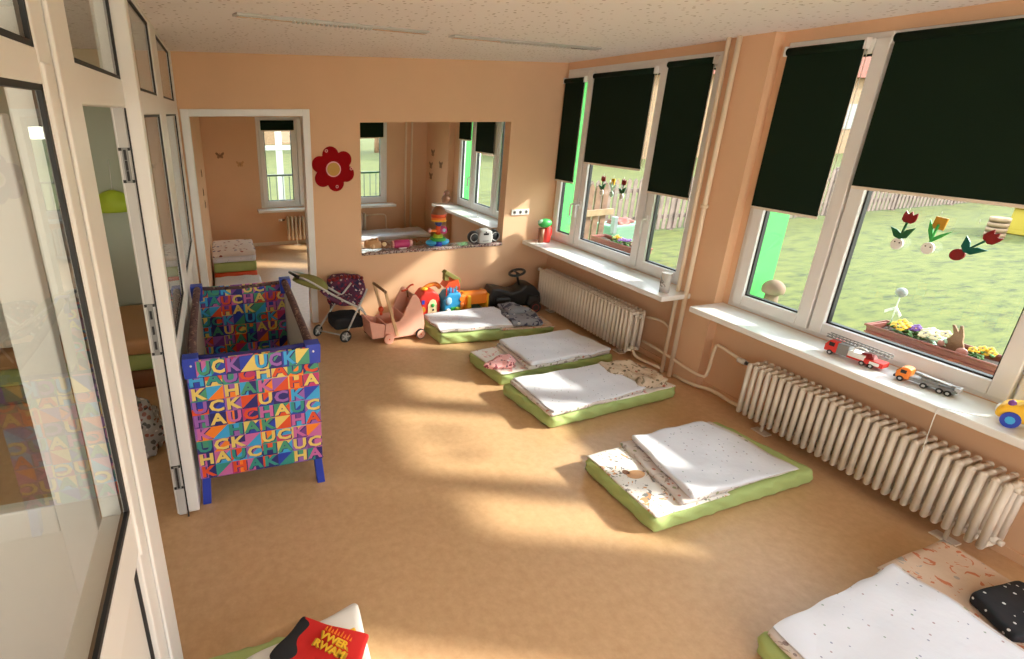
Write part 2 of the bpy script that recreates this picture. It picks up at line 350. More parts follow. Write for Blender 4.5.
# back room
WB = (.60, 2.66)   # window of the back room (x range)
b = B()
b.box((-.3, YB, 0), (WB[0], YB+.1, H), 'wall'); b.box((WB[1], YB, 0), (XW+.1, YB+.1, H), 'wall'); b.box((WB[0], YB, 0), (WB[1], YB+.1, .6), 'wall'); b.box((WB[0], YB, 1.95), (WB[1], YB+.1, H), 'wall')
b.box((.55, YB-.10, .0), (.60, YB, H), 'wall') if 0 else None
struct(b.done('wall_back'), 'peach rear wall of the next room with a wide window', 'wall')
b = B(); b.box((-.3, Y1, 0), (-.19, YB, H), 'wall'); struct(b.done('wall_back_left'), 'peach left wall of the next room', 'wall')
b = B()
for (a, c) in ((-.3, WB[0]+.02), (WB[1]-.02, XW+.4)): b.box((a, YB+.1, 0), (c, YB+.34, H), 'green_render')
b.box((WB[0], YB+.1, 0), (WB[1], YB+.34, .58), 'green_render'); b.box((WB[0], YB+.1, 1.97), (WB[1], YB+.34, H), 'green_render')
struct(b.done('wall_back_outside'), 'green rendered outer face around the next room window', 'wall')
b = B()
b.box((-.25, YB-.012, 0), (.60, YB, .05), 'paint'); b.box((.60, YB-.012, 0), (2.9, YB, .05), 'paint')
struct(b.done('baseboard_back'), 'narrow greyish baseboard of the next room', 'baseboard')
b = B()
b.box((3.363, 0.61, 0), (XW, .62, .05), 'paint') if 0 else None
b.box((XW-.012, .60, 0), (XW, 2.79, .05), 'wall'); b.box((XW-.012, 3.10, 0), (XW, YF, .05), 'wall')
struct(b.done('baseboard_right'), 'low peach baseboard under the windows', 'baseboard')
# rear wall behind the camera: unseen openings, added to let fill daylight in
b = B()
b.box((XC, YR-.1, 0), (XW+.1, YR, .7), 'wall'); b.box((XC, YR-.1, 1.95), (XW+.1, YR, H), 'wall')
for x in (XC, -.42, 1.5, XW-.1): b.box((x, YR-.1, .7), (x+.2, YR, 1.95), 'wall')
struct(b.done('wall_rear'), 'unseen peach rear wall with broad openings added for fill daylight', 'wall')

# ------------------------------------------------------------------ glazed partition on the left
P = sempty('wall_left', 'white framed glazed partition with doorway along the left side', 'partition')
def member(bb, x0, x1, y0, y1, z0, z1, m='pvc'): bb.box((x0, y0, z0), (x1, y1, z1), m)
def pane(parent, x, y0, y1, z0, z1, g=.012):
    q = B(); q.box((x-.004, y0, z0), (x+.004, y1, z1), 'pane'); q.done('glass_pane', parent)
    q = B()
    for (a, c, d, e) in ((y0, y0+g, z0, z1), (y1-g, y1, z0, z1), (y0, y1, z0, z0+g), (y0, y1, z1-g, z1)): q.box((x-.009, a, d), (x+.009, c, e), 'gasket')
    q.done('gasket', parent)
b = B(); xa, xb = -.40, -.325
member(b, xa, xb, 1.33, 1.63, 0, H)                        # post beside the doorway
member(b, xb, xb+.012, 1.43, 1.60, 0.0, H); member(b, xb-.02, xb+.006, 1.335, 1.405, .80, 2.10)
member(b, xa, xb, .22, .36, 0, H); member(b, xa, xb, -1.0, -.86, 0, H)
for (p_, q_) in ((YR, -1.0), (-.86, .22), (.36, 1.33), (1.63, 2.45)):
    member(b, xa, xb-.0005, p_, q_, 2.022 if p_ > 1.5 else 2.055, 2.125); member(b, xa, xb-.0005, p_, q_, 2.445, H)
    if p_ < 1.5: member(b, xa, xb-.0005, p_, q_, .82, .965); member(b, xa, xb-.0005, p_, q_, 0, .12)
b.done('frame', P, bevel=.006)
b = B(); b.box((-.372, YR, .12), (-.345, 1.33, .82), 'pvc_panel'); b.done('panel', P)
b = B(); member(b, -.345, -.335, 1.300, 1.306, .12, .82, 'gasket'); member(b, -.345, -.335, .37, 1.30, .814, .82, 'gasket'); b.done('gasket', P)
pane(P, -.337, .36, 1.33, .965, 2.06, .016); pane(P, -.338, -.86, .22, .965, 2.035); pane(P, -.338, YR, -1.0, .965, 2.035)
pane(P, -.338, .36, 1.33, 2.125, 2.445); pane(P, -.338, 1.63, 2.45, 2.125, 2.445); pane(P, -.338, -.86, .22, 2.125, 2.445)
# far section
b = B(); xa, xb = -.385, -.272
member(b, xa, xb, 2.45, 2.53, .02, H); member(b, xa+.03, xb, 3.335, 3.69, 0, H); member(b, xa+.03, xb, 4.80, YF, 0, H)
for (p_, q_) in ((2.53, 3.335), (3.69, 4.80)):
    for (z0_, z1_) in ((1.995, 2.09), (2.445, H), (.86, .955), (0, .1)): member(b, xa+.031, xb-.0005, p_, q_, z0_, z1_)
b.done('frame', P, bevel=.006)
b = B(); b.box((-.335, 2.53, .1), (-.31, 4.80, .86), 'pvc_panel'); b.done('panel', P)
for (a, c) in ((2.53, 3.335), (3.69, 4.80)): pane(P, -.288, a, c, .955, 1.995); pane(P, -.288, a, c, 2.09, 2.445)
b = B(); member(b, -.374, -.336, 2.443, 2.451, .02, 2.02, 'silver'); member(b, -.333, -.327, 2.442, 2.452, .0, 2.02, 'gasket'); b.done('door_seal', P)
b = B()
for (z0, z1) in ((1.73, 1.87), (.945, 1.195), (.185, .325)):
    member(b, -.366, -.343, 2.436, 2.444, z0, z1, 'grey'); zc = (z0+z1)/2
    for q in (-.3, 0, .3): member(b, -.360, -.350, 2.434, 2.437, zc+q*(z1-z0)-.02, zc+q*(z1-z0)+.02, 'gasket')
    member(b, -.378, -.334, 2.438, 2.444, z1-.012, z1, 'gasket'); member(b, -.378, -.334, 2.438, 2.444, z0, z0+.012, 'gasket')
b.done('strike_plate', P, label='steel lock strike plates')
# door leaf standing open in the corridor
D = sempty('door_1', 'white glazed door leaf standing open in the corridor', 'door', (-.46, 1.50, 0), 0)
b = B(); b.box((-.10, -.02, .01), (0, .03, 2.0), 'pvc'); b.box((-.86, -.02, .01), (-.76, .03, 2.0), 'pvc'); [b.box((-.76, -.0195, q0), (-.10, .0295, q1), 'pvc') for q0, q1 in ((1.9, 2.0), (.82, .92), (.01, .12))]
b.done('frame', D, bevel=.005)
b = B(); b.box((-.76, -.005, .12), (-.10, .015, .82), 'pvc_panel'); b.done('panel', D)
b = B(); b.box((-.76, .001, .92), (-.10, .009, 1.9), 'pane'); b.done('glass_pane', D)

# ------------------------------------------------------------------ windows
def window(name, label, loc, rz, width, z0, z1, sashes, depth=.08, blinds=(), blab=(), handles=(), sill=None):
    Wn = sempty(name, label, 'window', loc, rz); f = .045
    b = B(); b.box((0, .0, 0), (f, depth, z1-z0), 'pvc'); b.box((width-f, 0, 0), (width, depth, z1-z0), 'pvc'); b.box((f, .001, 0), (width-f, depth-.001, f), 'pvc'); b.box((f, .001, z1-z0-f), (width-f, depth-.001, z1-z0), 'pvc')
    for i in range(len(sashes)-1): x = sashes[i][1]; b.box((x-.03, .012, f), (x+.03, depth-.002, z1-z0-f), 'pvc')
    b.done('window_frame', Wn, bevel=.004)
    for i, (a, c) in enumerate(sashes):
        s = .075; a2, c2 = a+.007+(.03 if i == 0 else 0), c-.007-(.03 if i == len(sashes)-1 else 0); zb, zt = .028, z1-z0-.03
        b = B(); y0, y1 = -.022, .035
        b.box((a2, y0, zb), (a2+s, y1, zt), 'pvc'); b.box((c2-s, y0, zb), (c2, y1, zt), 'pvc'); b.box((a2+s, y0+.0005, zb), (c2-s, y1-.0005, zb+s), 'pvc'); b.box((a2+s, y0+.0005, zt-s), (c2-s, y1-.0005, zt), 'pvc')
        S = b.done('sash', Wn, bevel=.006)
        b = B(); g = .010
        for (u0, u1, w0, w1) in ((a2+s, a2+s+g, zb+s, zt-s), (c2-s-g, c2-s, zb+s, zt-s), (a2+s, c2-s, zb+s, zb+s+g), (a2+s, c2-s, zt-s-g, zt-s)): b.box((u0, .0, w0), (u1, .03, w1), 'gasket')
        b.done('gasket', S)
        b = B(); b.box((a2+s, .012, zb+s), (c2-s, .018, zt-s), 'pane'); b.done('glass_pane', S)
        if i < len(handles) and handles[i] is not None:
            hx, hz = handles[i]; b = B(); b.box((hx-.014, y0-.012, hz-.035), (hx+.014, y0+.002, hz+.035), 'pvc')
            b.tube([(hx, y0-.01, hz), (hx, y0-.045, hz), (hx, y0-.05, hz-.02), (hx, y0-.05, hz-.12)], .010, 'pvc', 8); b.done('handle', S, label='white lever handle')
    for (u0, u1, w0, w1), lab in zip(blinds, blab):
        m = Matrix.Translation(loc) @ Matrix.Rotation(rz, 4, 'Z'); base = m @ Vector(((u0+u1)/2, -.035, w0-loc[2]))
        T = thing('roller_blind', lab, 'blind', base, rz, 'dark green roller blinds at the windows'); hw = (u1-u0)/2; h = w1-w0
        b = B(); b.box((-hw, -.002, .01), (hw, .002, h-.02), 'blind'); b.done('blind_fabric', T)
        b = B(); b.cyl((-hw, 0, h-.02), (hw, 0, h-.02), .022, 'blind', 14); b.done('roller', T)
        for q in (-hw-.007, hw+.007): b = B(); b.box((q-.005, -.022, h-.045), (q+.005, .022, h+.01), 'pvc'); b.done('bracket', T)
        b = B(); b.box((-hw, -.006, -.004), (hw, .006, .012), 'paint'); b.done('bottom_bar', T)
        b = B(); b.tube([(hw+.008, -.012, h-.03), (hw+.008, -.012, .04), (hw+.008, .004, .02), (hw+.008, .012, .04), (hw+.008, .012, h-.03)], .0018, 'paint', 5); b.done('pull_cord', T)
    return Wn
# right wall: u = Ytop - Y ; outward = +X
rz = -PI/2
def u1(y): return W1[0]-y
window('window_1', 'white three-sash window nearest the far wall', (XW, W1[0], WZ0), rz, W1[0]-W1[1], WZ0, WZ1, [(0, u1(4.56)), (u1(4.56), u1(3.665)), (u1(3.665), W1[0]-W1[1])],
       blinds=[(u1(4.97), u1(4.66), 1.335, 2.32), (u1(4.53), u1(3.78), 1.545, 2.34), (u1(3.655), u1(3.235), 1.38, 2.37)],
       blab=['narrow dark blind beside the far wall', 'wide dark blind in the middle of the window with the wooden gate outside', 'dark blind beside the white heating pipes'],
       handles=[(u1(4.56)-.04, .44), (u1(4.56)+.04, .44), (u1(3.665)+.04, .46)])
def u2(y): return W2[0]-y
window('window_2', 'white three-sash window nearest the camera with the lawn behind', (XW, W2[0], WZ0), rz, W2[0]-W2[1], WZ0, WZ1, [(0, u2(2.17)), (u2(2.17), u2(1.235)), (u2(1.235), W2[0]-W2[1])],
       blinds=[(u2(2.715), u2(2.285), 1.405, 2.37), (u2(2.15), u2(1.36), 1.605, 2.385), (u2(1.15), u2(.74), 1.5, 2.38)],
       blab=['dark blind left of the widest blind, above the mushroom ornament', 'widest dark blind above the hanging tulips', 'dark blind at the near end of the window wall'],
       handles=[None, None, (u2(1.235)+.04, .46)])
def u4(y): return W4[0]-y
window('window_3', 'white window in the side wall of the next room', (XW, W4[0], WZ0), rz, W4[0]-W4[1], WZ0, WZ1, [(0, u4(6.96)), (u4(6.96), u4(6.30)), (u4(6.30), W4[0]-W4[1])],
       blinds=[(u4(7.43), u4(7.03), 1.64, 2.30), (u4(6.88), u4(6.35), 1.50, 2.30)],
       blab=['short dark blind seen through the hatch above the green reveal', 'dark blind seen through the hatch above the radio'],
       handles=[(u4(6.96)-.04, .44), None, None])
window('window_4', 'white window in the rear wall of the next room', (WB[0], YB, .60), 0, WB[1]-WB[0], .60, 1.95, [(0, .60), (.60, 1.46), (1.46, WB[1]-WB[0])], blinds=[(.07, .565, 1.75, 1.90), (1.47, 1.99, 1.63, 1.90)],
       blab=['short dark blind seen through the doorway', 'dark blind at the left edge of the hatch view'], handles=[])
# window in the far peak: sills
def sill(name, label, a, b_, z=.70, t=.04):
    b = B(); b.box((a[0], a[1], z-t), (b_[0], b_[1], z), 'sill'); return tag(b.done(name, bevel=.006), label, 'window sill')
sill('window_sill', 'long white stone sill under the window nearest the far wall', (3.105, 3.0), (XW-.002, YF-.002))
sill('window_sill', 'long white stone sill carrying the toy trucks', (3.145, .45), (XW-.002, 2.785))
sill('window_sill', 'white sill of the side window seen through the hatch', (3.10, 5.7), (XW-.002, 7.64))
b = B(); b.box((.53, YB-.22, .555), (2.76, YB-.002, .595), 'sill'); tag(b.done('window_sill', bevel=.006), 'white sill of the rear window in the next room', 'window sill')
for (y0, y1) in ((3.16, 4.94), (.70, 2.70), (5.8, 7.42)):
    b = B(); b.box((XW+.081, y0, .625), (XW+.37, y1, .662), 'ledge_grey'); struct(b.done('trim_2', bevel=.004), 'grey metal ledge outside the window', 'ledge')

# ------------------------------------------------------------------ radiators and pipes
def section_bm(h, d):
    b = B(); r = .0155
    for y in (-d/2, 0, d/2):
        b.cyl((0, y, r), (0, y, h-r), r if y else r*.8, 'paint', 10)
        b.ball((0, y, h-r), r, 'paint', seg=10); b.ball((0, y, r), r, 'paint', seg=10)
    for z in (r*1.3, h-r*1.3): b.cyl((0, -d/2, z), (0, d/2, z), r*.95, 'paint', 8)
    for z in (.045, h-.045): b.cyl((-.022, 0, z), (.022, 0, z), .018, 'paint', 8)
    return b
def radiator(label, loc, rz, n, pitch, h, d=.13):
    T = thing('radiator', label, 'radiator', loc, rz, 'tubular radiators'); L = n*pitch
    o = section_bm(h, d).done('section', T); o.location = (pitch/2, 0, 0)
    for i in range(1, n):
        c = o.copy(); COL.objects.link(c); c.parent = T; c.location = (pitch*(i+.5), 0, 0)
    for x in (.16, L-.16):
        q = B(); q.cyl((x, 0, -loc[2]), (x, 0, .03), .010, 'paint', 8); q.box((x-.05, -.03, -loc[2]), (x+.05, .03, -loc[2]+.008), 'paint'); q.done('floor_bracket', T)
    q = B(); q.cyl((-.02, 0, h-.045), (-.06, 0, h-.045), .013, 'dark_steel', 10); q.cyl((-.06, 0, h-.045), (-.115, 0, h-.045), .019, 'pvc', 14); q.done('thermostat_valve', T)
    for z in (.045, h-.045): q = B(); q.cyl((L, 0, z), (L+.02, 0, z), .014, 'paint', 10); q.done('end_plug', T)
    return T
radiator('long white tubular radiator under the sill with toy trucks', (3.30, 2.335, .085), rz, 30, .0435, .37)
r1 = radiator('white tubular radiator under the window nearest the far wall', (3.27, 4.75, .065), rz, 31, .0450, .375)
r1.rotation_euler = (0, 0, rz)
radiator('white radiator of the next room under its rear window', (.955, YB-.10, .09), 0, 22, .06, .37, .08).scale = (1, 1, 1)
def pipe(label, pts, r=.014, m='pipe_paint', sp_=2, collars=()):
    b = B(); b.tube(pts, r, m, 10, smoothpath=sp_)
    for c in collars: b.cyl((c[0], c[1], c[2]-.012), (c[0], c[1], c[2]+.012), r*1.5, m, 12)
    return tag(b.done('heating_pipe'), label, 'pipe')
pipe('vertical white heating pipe close to the left window, left one of the pair', [(3.335, 3.085, .0), (3.335, 3.085, H)], .015, sp_=0)
pipe('vertical white heating pipe nearer the pier, right one of the pair', [(3.335, 3.005, .0), (3.335, 3.005, H)], .017, sp_=0, collars=[(3.335, 3.005, 1.37)])
pipe('looping white pipe from the vertical pipes up to the right radiator valve', [(3.33, 3.33, .175), (3.33, 3.12, .17), (3.345, 2.84, .13), (3.35, 2.72, .13), (3.36, 2.70, .16), (3.36, 2.69, .40), (3.36, 2.66, .42), (3.31, 2.45, .41)], .011, sp_=1)
pipe('low white return pipe running along the baseboard to the right radiator', [(3.335, 2.96, .03), (3.34, 2.78, .035), (3.40, 2.66, .045), (3.36, 2.45, .05), (3.31, 2.335, .10)], .013, sp_=2)
pipe('short white pipe from the left radiator behind the vertical pipes', [(3.33, 3.34, .39), (3.36, 3.2, .41), (3.36, 3.1, .37), (3.35, 3.09, .32)], .010)
pipe('low white pipe bending from the left radiator to the vertical pipes', [(3.27, 3.36, .09), (3.28, 3.33, .03), (3.31, 3.2, .03), (3.33, 3.09, .03)], .012)
pipe('left vertical pipe of the next room seen through the hatch', [(2.965, YB-.06, 0), (2.965, YB-.06, H)], .016, sp_=0)
pipe('right vertical pipe of the next room seen through the hatch', [(3.065, YB-.06, 0), (3.065, YB-.06, H)], .016, sp_=0)
pipe('bent pipe below the rear window seen through the hatch', [(2.30, YB-.07, .41), (2.60, YB-.06, .42), (2.63, YB-.06, .36), (2.63, YB-.06, .16), (2.68, YB-.06, .12), (3.2, YB-.06, .16)], .012)

# ------------------------------------------------------------------ ceiling lights
def slot(label, p, q):
    p, q = Vector(p), Vector(q); d = q-p; T = thing('ceiling_light', label, 'light', (*p, H), math.atan2(d.y, d.x), 'slot lights in the ceiling'); L = d.length
    b = B(); b.box((0, -.035, -.012), (L, .035, 0), 'silver'); b.done('housing', T, bevel=.003)
    b = B(); b.box((.01, -.018, -.016), (L-.01, .018, -.011), 'chrome'); b.done('reflector', T)
    for i in range(18): x = (.40+i*.035)*(1.1 if L > 1.3 else .8); b = B(); b.box((x, -.018, -.022), (x+.004, .018, -.014), 'white'); b.done('louvre_blade', T)
slot('long slot light in the ceiling nearer the glazed partition', (.155, 3.07), (1.31, 3.40))
slot('long slot light in the ceiling nearer the windows', (1.52, 3.50), (2.90, 3.85))

# ------------------------------------------------------------------ wall pieces
def disc(n, r, f=lambda a: 1): return [(math.cos(2*PI*i/n)*r*f(2*PI*i/n), math.sin(2*PI*i/n)*r*f(2*PI*i/n)) for i in range(n)]
T = thing('wall_flower', 'red wooden flower with yellow centre on the far wall', 'wall decoration', (1.03, YF-.002, 1.512))
b = B(); fnp = lambda u, v, d: (u, -d, v)
pet = []
for i in range(120):
    a = 2*PI*i/120; pet.append((math.cos(a)*(.148+.058*abs(math.cos(3*(a+.35)))**.7), math.sin(a)*(.148+.058*abs(math.cos(3*(a+.35)))**.7)))
b.prism(pet, fnp, 0, .015, 'flower_red'); b.done('petals', T, bevel=.003)
b = B(); b.prism(disc(28, .070), fnp, .013, .020, 'rose'); b.prism(disc(28, .060), fnp, .013, .026, 'gold'); b.done('centre', T)
b = B()
for (x, z) in ((-.062, .165), (.17, 0), (.03, -.16)):
    b.ring((x, -.018, z), .011, .004, 'rose', 'Y', 14, 6)
b.done('bead', T)
T = thing('socket_strip', 'white triple socket strip on the far wall by the corner', 'socket', (3.045, YF-.001, 1.01))
b = B(); b.box((-.105, -.012, -.03), (.105, 0, .03), 'white'); b.done('plate', T, bevel=.004)
for x in (-.07, 0, .07):
    b = B(); b.cyl((x, -.013, 0), (x, -.011, 0), .020, 'grey', 16); b.cyl((x, -.0145, 0), (x, -.0125, 0), .010, 'black', 10); b.done('socket', T)
def butterfly(label, loc, s, col, flip=0, rz=0):
    b = B(); g = (lambda u, v, d: (u*s, -d, v*s))
    for k in (-1, 1):
        wing = [(0, 0), (k*.35, .5), (k*.8, .75), (k*1, .45), (k*.75, .1), (k*.55, -.05), (k*.7, -.4), (k*.45, -.7), (k*.15, -.5)]
        if k < 0: wing = wing[::-1]
        b.prism(wing, g, 0, .004, col)
    b.prism([(-.06, -.6), (.06, -.6), (.06, .5), (-.06, .5)], g, 0, .008, 'brown')
    o = b.done('wall_butterfly'); o.location = loc; o.rotation_euler = (0, 0, rz); return tag(o, label, 'wall decoration')
butterfly('small brown butterfly on the rear wall seen through the doorway, left of the other', (0.05, YB-.002, 1.41), .065, 'wood_brown')
butterfly('small faded butterfly on the rear wall seen through the doorway, nearer the window', (.33, YB-.002, 1.28), .06, 'tan')
butterfly('topmost small ornament on the peach corner seen through the hatch', (3.36-.001, 7.9, 1.62), .05, 'wood_brown', rz=-PI/2+PI) if 0 else None
for (y, z, lab) in ((8.27, 1.40, 'topmost small brown figure on the pier seen through the hatch'), (8.34, 1.20, 'middle small brown figure on the pier seen through the hatch'), (7.93, 1.24, 'small brown figure right of the others on the pier seen through the hatch'), (8.33, 1.03, 'lowest small brown figure on the pier seen through the hatch')):
    butterfly(lab, (3.353, y, z), .075, 'wood_brown', rz=-PI/2)
for i, (y, z) in enumerate(((6.6, 1.35), (6.5, 1.15), (6.7, .98))):
    o = butterfly(['topmost', 'middle', 'lowest'][i]+' small ornament on the left wall seen through the doorway', (-.188, y, z), .06, 'wood_brown', rz=PI/2)

# ------------------------------------------------------------------ travel cot
PAL = ['blue', 'navy', 'purple', 'orchid', 'scarlet', 'skyblue', 'seagreen', 'tileyellow', 'navy', 'violet', 'orange', 'teal', 'magenta']
LET = ['tileyellow', 'orchid', 'skyblue', 'violet', 'scarlet', 'seagreen', 'tileyellow', 'teal']
def fabric_panel(name, parent, y, w_, z0, z1, rows, cols, seed, face=-1, wob=.004):
    rg = random.Random(seed); b = B(); b.box((-w_/2, y-.003, z0-.004), (w_/2, y+.003, z1-.022), 'navy')
    cw, ch = w_/cols, (z1-z0)/rows
    lines = ['UCK/UCK/U', 'HAUCHAUCK', 'K/HAK/HAK']
    yy = y+face*.0045
    def quad(pts, m, dy):
        vs = [b.bm.verts.new((px, yy+face*dy, pz)) for px, pz in pts]; f = b.bm.faces.new(vs); f.material_index = b.mi(m)
    for r in range(rows):
        for c in range(cols):
            x0 = -w_/2+c*cw; zt = z1-r*ch; x1 = x0+cw; zb = zt-ch; ch_ = lines[r % 3][c % 9]; m1, m2 = rg.sample(PAL, 2); L = rg.choice([q for q in LET if q not in (m1, m2)])
            quad([(x0, zb), (x1, zb), (x1, zt), (x0, zt)], m1, .0002)
            k = rg.random()
            if k < .45 or ch_ == '/': quad([(x0, zb), (x1, zb), (x1, zt)], m2, .0005)
            elif k < .7: quad([(x0+cw*.5, zb), (x1, zb), (x1, zt), (x0+cw*.5, zt)], m2, .0005)
            elif k < .85: quad([(x0, zb), (x1, zb), (x1, zb+ch*.45), (x0, zb+ch*.45)], m2, .0005)
            if ch_ != '/':
                cx, cz = (x0+x1)/2, (zt+zb)/2
                for dx, dz, m, dy in ((.006, -.004, 'navy', .0008), (0, 0, L, .0016)):
                    mt = Matrix.Translation((cx+dx*(-face), yy+face*dy, cz+dz)) @ Matrix.Rotation(PI/2, 4, 'X') @ Matrix.Diagonal((1.12*cw/ch, 1, 1, 1))
                    if face > 0: mt = Matrix.Translation((cx+dx, yy+face*dy, cz+dz)) @ Matrix.Rotation(PI, 4, 'Z') @ Matrix.Rotation(PI/2, 4, 'X')
                    b.text(ch_, ch*1.15, m, mt, .0003)
    for v in b.bm.verts:
        break
        n_ = noise.noise(Vector((v.co.x*5, v.co.z*6, seed))); v.co.y += n_*wob*3
        t = (v.co.z-z0)/(z1-z0); v.co.z -= .02*t*(1-min(1, abs(v.co.x)/(w_/2))**4)
    me_ = b
    vs = b.bm
    me = bpy.data.meshes.new(name); vs.to_mesh(me); vs.free()
    for m in b.m: me.materials.append(M[m])
    o = bpy.data.objects.new(name, me); COL.objects.link(o); o.parent = parent; return o
T = thing('travel_cot', 'blue folding travel cot with colourful letter pattern beside the partition', 'cot', (.078, 3.10, 0))
fabric_panel('near_panel', T, -.586, .655, .17, .865, 9, 8, 3)
fabric_panel('top_fold', T, -.598, .56, .775, .862, 1, 8, 8)
fabric_panel('far_panel', T, .585, .62, .20, .875, 9, 8, 5)
for s in (-1, 1):
    for (yy, zz) in ((-.565, .87), (.585, .885)):
        b = B(); o_ = [(-.035, -.10), (.035, -.10), (.040, -.02), (.038, .008), (-.038, .008), (-.040, -.02)]
        b.prism(o_, lambda u, v, d: (s*.302+u, yy+d, zz+v), -.035, .035, 'blue'); b.ball((s*.302, yy-.037, zz-.03), .006, 'white', seg=8); b.done('corner_bracket', T, bevel=.010)
        b = B(); b.cyl((s*.305, yy, .13), (s*.302, yy, zz-.05), .014, 'silver', 10)
        o2 = [(s*.30-.022, .19), (s*.30+.022, .19), (s*.315+.022, 0), (s*.315-.022, 0)]
        b.prism(o2, lambda u, v, d: (u, yy+d, v), -.024, .024, 'blue'); b.done('leg', T, bevel=.005)
for s in (-1, 1):
    b = B(); b.tube([(s*.298, -.52, .84), (s*.30, -.44, .835), (s*.31, -.2, .815), (s*.31, .15, .82), (s*.30, .45, .86), (s*.296, .55, .87)], .024, 'tube_cover', 10, smoothpath=2); b.done('side_rail', T)
    b = B(); b.box((s*.300-.002, -.54, .42), (s*.300+.002, .57, .82), 'mesh_net'); b.done('net', T)
    b = B(); b.box((s*.303-.003, -.54, .17), (s*.303+.003, .57, .44), 'navy')
    rg = random.Random(11+s)
    for i in range(14):
        for j in range(4):
            y0 = -.54+i*.0793; z0 = .175+j*.065
            b.box((s*.303-.0045, y0, z0), (s*.303+.0045, y0+.07, z0+.058), rg.choice(PAL))
    b.done('side_panel', T)
b = B(); b.soft([(-.28, -.53), (.28, -.53), (.28, .56), (-.28, .56)], .16, .22, .02, 'navy', amp=.002); b.done('cot_mattress', T)
for yy in (-.56, .585):
    b = B(); b.tube([(-.27, yy, .862), (0, yy, .852), (.27, yy, .862)], .015, 'tube_cover' if yy > 0 else 'navy', 8); b.done('end_rail', T)

# ------------------------------------------------------------------ sleeping mats
def mat_set(label, corners, z1=.105, seed=0):
    cx = sum(c[0] for c in corners)/4; cy_ = sum(c[1] for c in corners)/4
    T = thing('floor_mattress', label, 'mattress', (cx, cy_, 0), 0, 'floor mattresses in green sheets')
    L = [(c[0]-cx, c[1]-cy_) for c in corners]
    def sidew(x, y, q, P):
        e = min(x, 1-x, y, 1-y)
        if e < .02: P = P+Vector((0, 0, 0)); P.z += .008*math.sin((P.x*1.0+P.y*.6)*55+seed)*q*(1-q)*2
        if e < .01:
            k = (math.sin((P.x+P.y+q*.12)*38+seed*2)*.006+math.sin((P.x-P.y*.7+q*.2)*71)*.004)*(.4+q)
            if y < .02 or y > .98: P.y += k
            else: P.x += k
        return P
    b = B(); b.soft(L, 0.002, z1, .028, 'green_sheet', 60, 34, 7, .004, 6, seed, .004, fn=sidew); b.done('fitted_sheet', T)
    return T
def cloth(name, label, cat, corners, z0, z1, m, seed=0, amp=.006, edge=.006, r=.012, group=None, under=None, nu=44, nv=30, freq=7, tilt=0):
    cx = sum(c[0] for c in corners)/4; cy_ = sum(c[1] for c in corners)/4; L = [(c[0]-cx, c[1]-cy_) for c in corners]
    T = thing(name, label, cat, (cx, cy_, z0), 0, group)
    if under:
        um, off, th = under
        b = B(); q = [(x+o_[0], y+o_[1]) for (x, y), o_ in zip(L, off)]
        b.soft(q, 0, th, r*.7, um, nu, nv, 4, amp*.8, freq, seed, .0, edge); b.done('lower_fold', T, label='patterned reverse side of the folded duvet')
        z = th-.001
    else: z = 0
    fn = (lambda x, y, q_, P: P+Vector((0, 0, tilt*(1-x)*q_))) if tilt else None
    b = B(); b.soft(L, z, z1-z0, r, m, nu, nv, 4, amp, freq, seed, .0, edge, fn=fn); b.done('cover', T); return T
GD = 'folded white duvets on the mattresses'; GS = 'patterned sheets spread on the mattresses'
# mat 1 (nearest the far wall)
mat_set('green mattress nearest the far wall, in front of the toys', [(1.79, 4.10), (2.90, 3.97), (2.98, 4.60), (1.76, 4.58)], seed=1)
cloth('sheet', 'cream patterned sheet under the grey clothes on the mattress nearest the far wall', 'sheet', [(2.38, 4.03), (2.91, 3.97), (2.95, 4.56), (2.38, 4.55)], .103, .112, 'sheet_coral', 2, .003, r=.003, group=GS)
cloth('duvet', 'folded white duvet on the mattress nearest the far wall', 'duvet', [(1.80, 4.12), (2.53, 4.05), (2.58, 4.55), (1.80, 4.54)], .110, .150, 'duvet', 3, .009, group=GD, under=('duvet_back', [(.015, 0), (-.01, 0), (-.02, .0), (-.01, .0)], .03))
T = thing('clothes_pile', 'crumpled grey and navy clothes on the mattress nearest the far wall', 'clothes', (2.70, 4.25, .118)); b = B(); b.soft([(-.20, -.20), (.08, -.26), (.16, .10), (-.14, .20)], 0, .055, .02, 'grey_clothes', 40, 40, 4, .018, 9, 5, edge=.01); b.done('garment', T)
b = B(); b.soft([(-.12, .0), (.10, -.05), (.04, .24), (-.12, .26)], .03, .085, .025, 'grey_clothes', 30, 30, 4, .016, 12, 9, edge=.01); b.done('garment', T)
# mat 2
mat_set('green mattress with the pink cloth, second from the far wall', [(1.935, 3.24), (3.03, 3.30), (2.95, 3.86), (1.885, 3.70)], seed=2)
cloth('sheet', 'pale sheet with pink pattern under the pink cloth', 'sheet', [(1.94, 3.235), (2.66, 3.28), (2.62, 3.77), (1.89, 3.68)], .103, .112, 'sheet_pale', 4, .003, r=.003, group=GS)
cloth('duvet', 'folded white duvet on the mattress with the pink cloth', 'duvet', [(2.20, 3.23), (3.00, 3.30), (2.92, 3.80), (2.17, 3.72)], .110, .155, 'duvet', 6, .009, group=GD, tilt=.02, under=('duvet_back', [(-.03, 0), (-.01, 0), (-.01, .0), (-.02, .0)], .03))
T = thing('soft_toy', 'crumpled pink soft cloth lying on the second mattress from the far wall', 'cloth', (2.01, 3.37, .112)); b = B(); b.lump((.0, .0, .022), (.115, .075, .035), 'pink_soft', .45, 18, 2); b.done('body', T); b = B(); b.lump((.07, .06, .02), (.05, .045, .03), 'pink_soft', .4, 22, 3, 20); b.done('head', T)
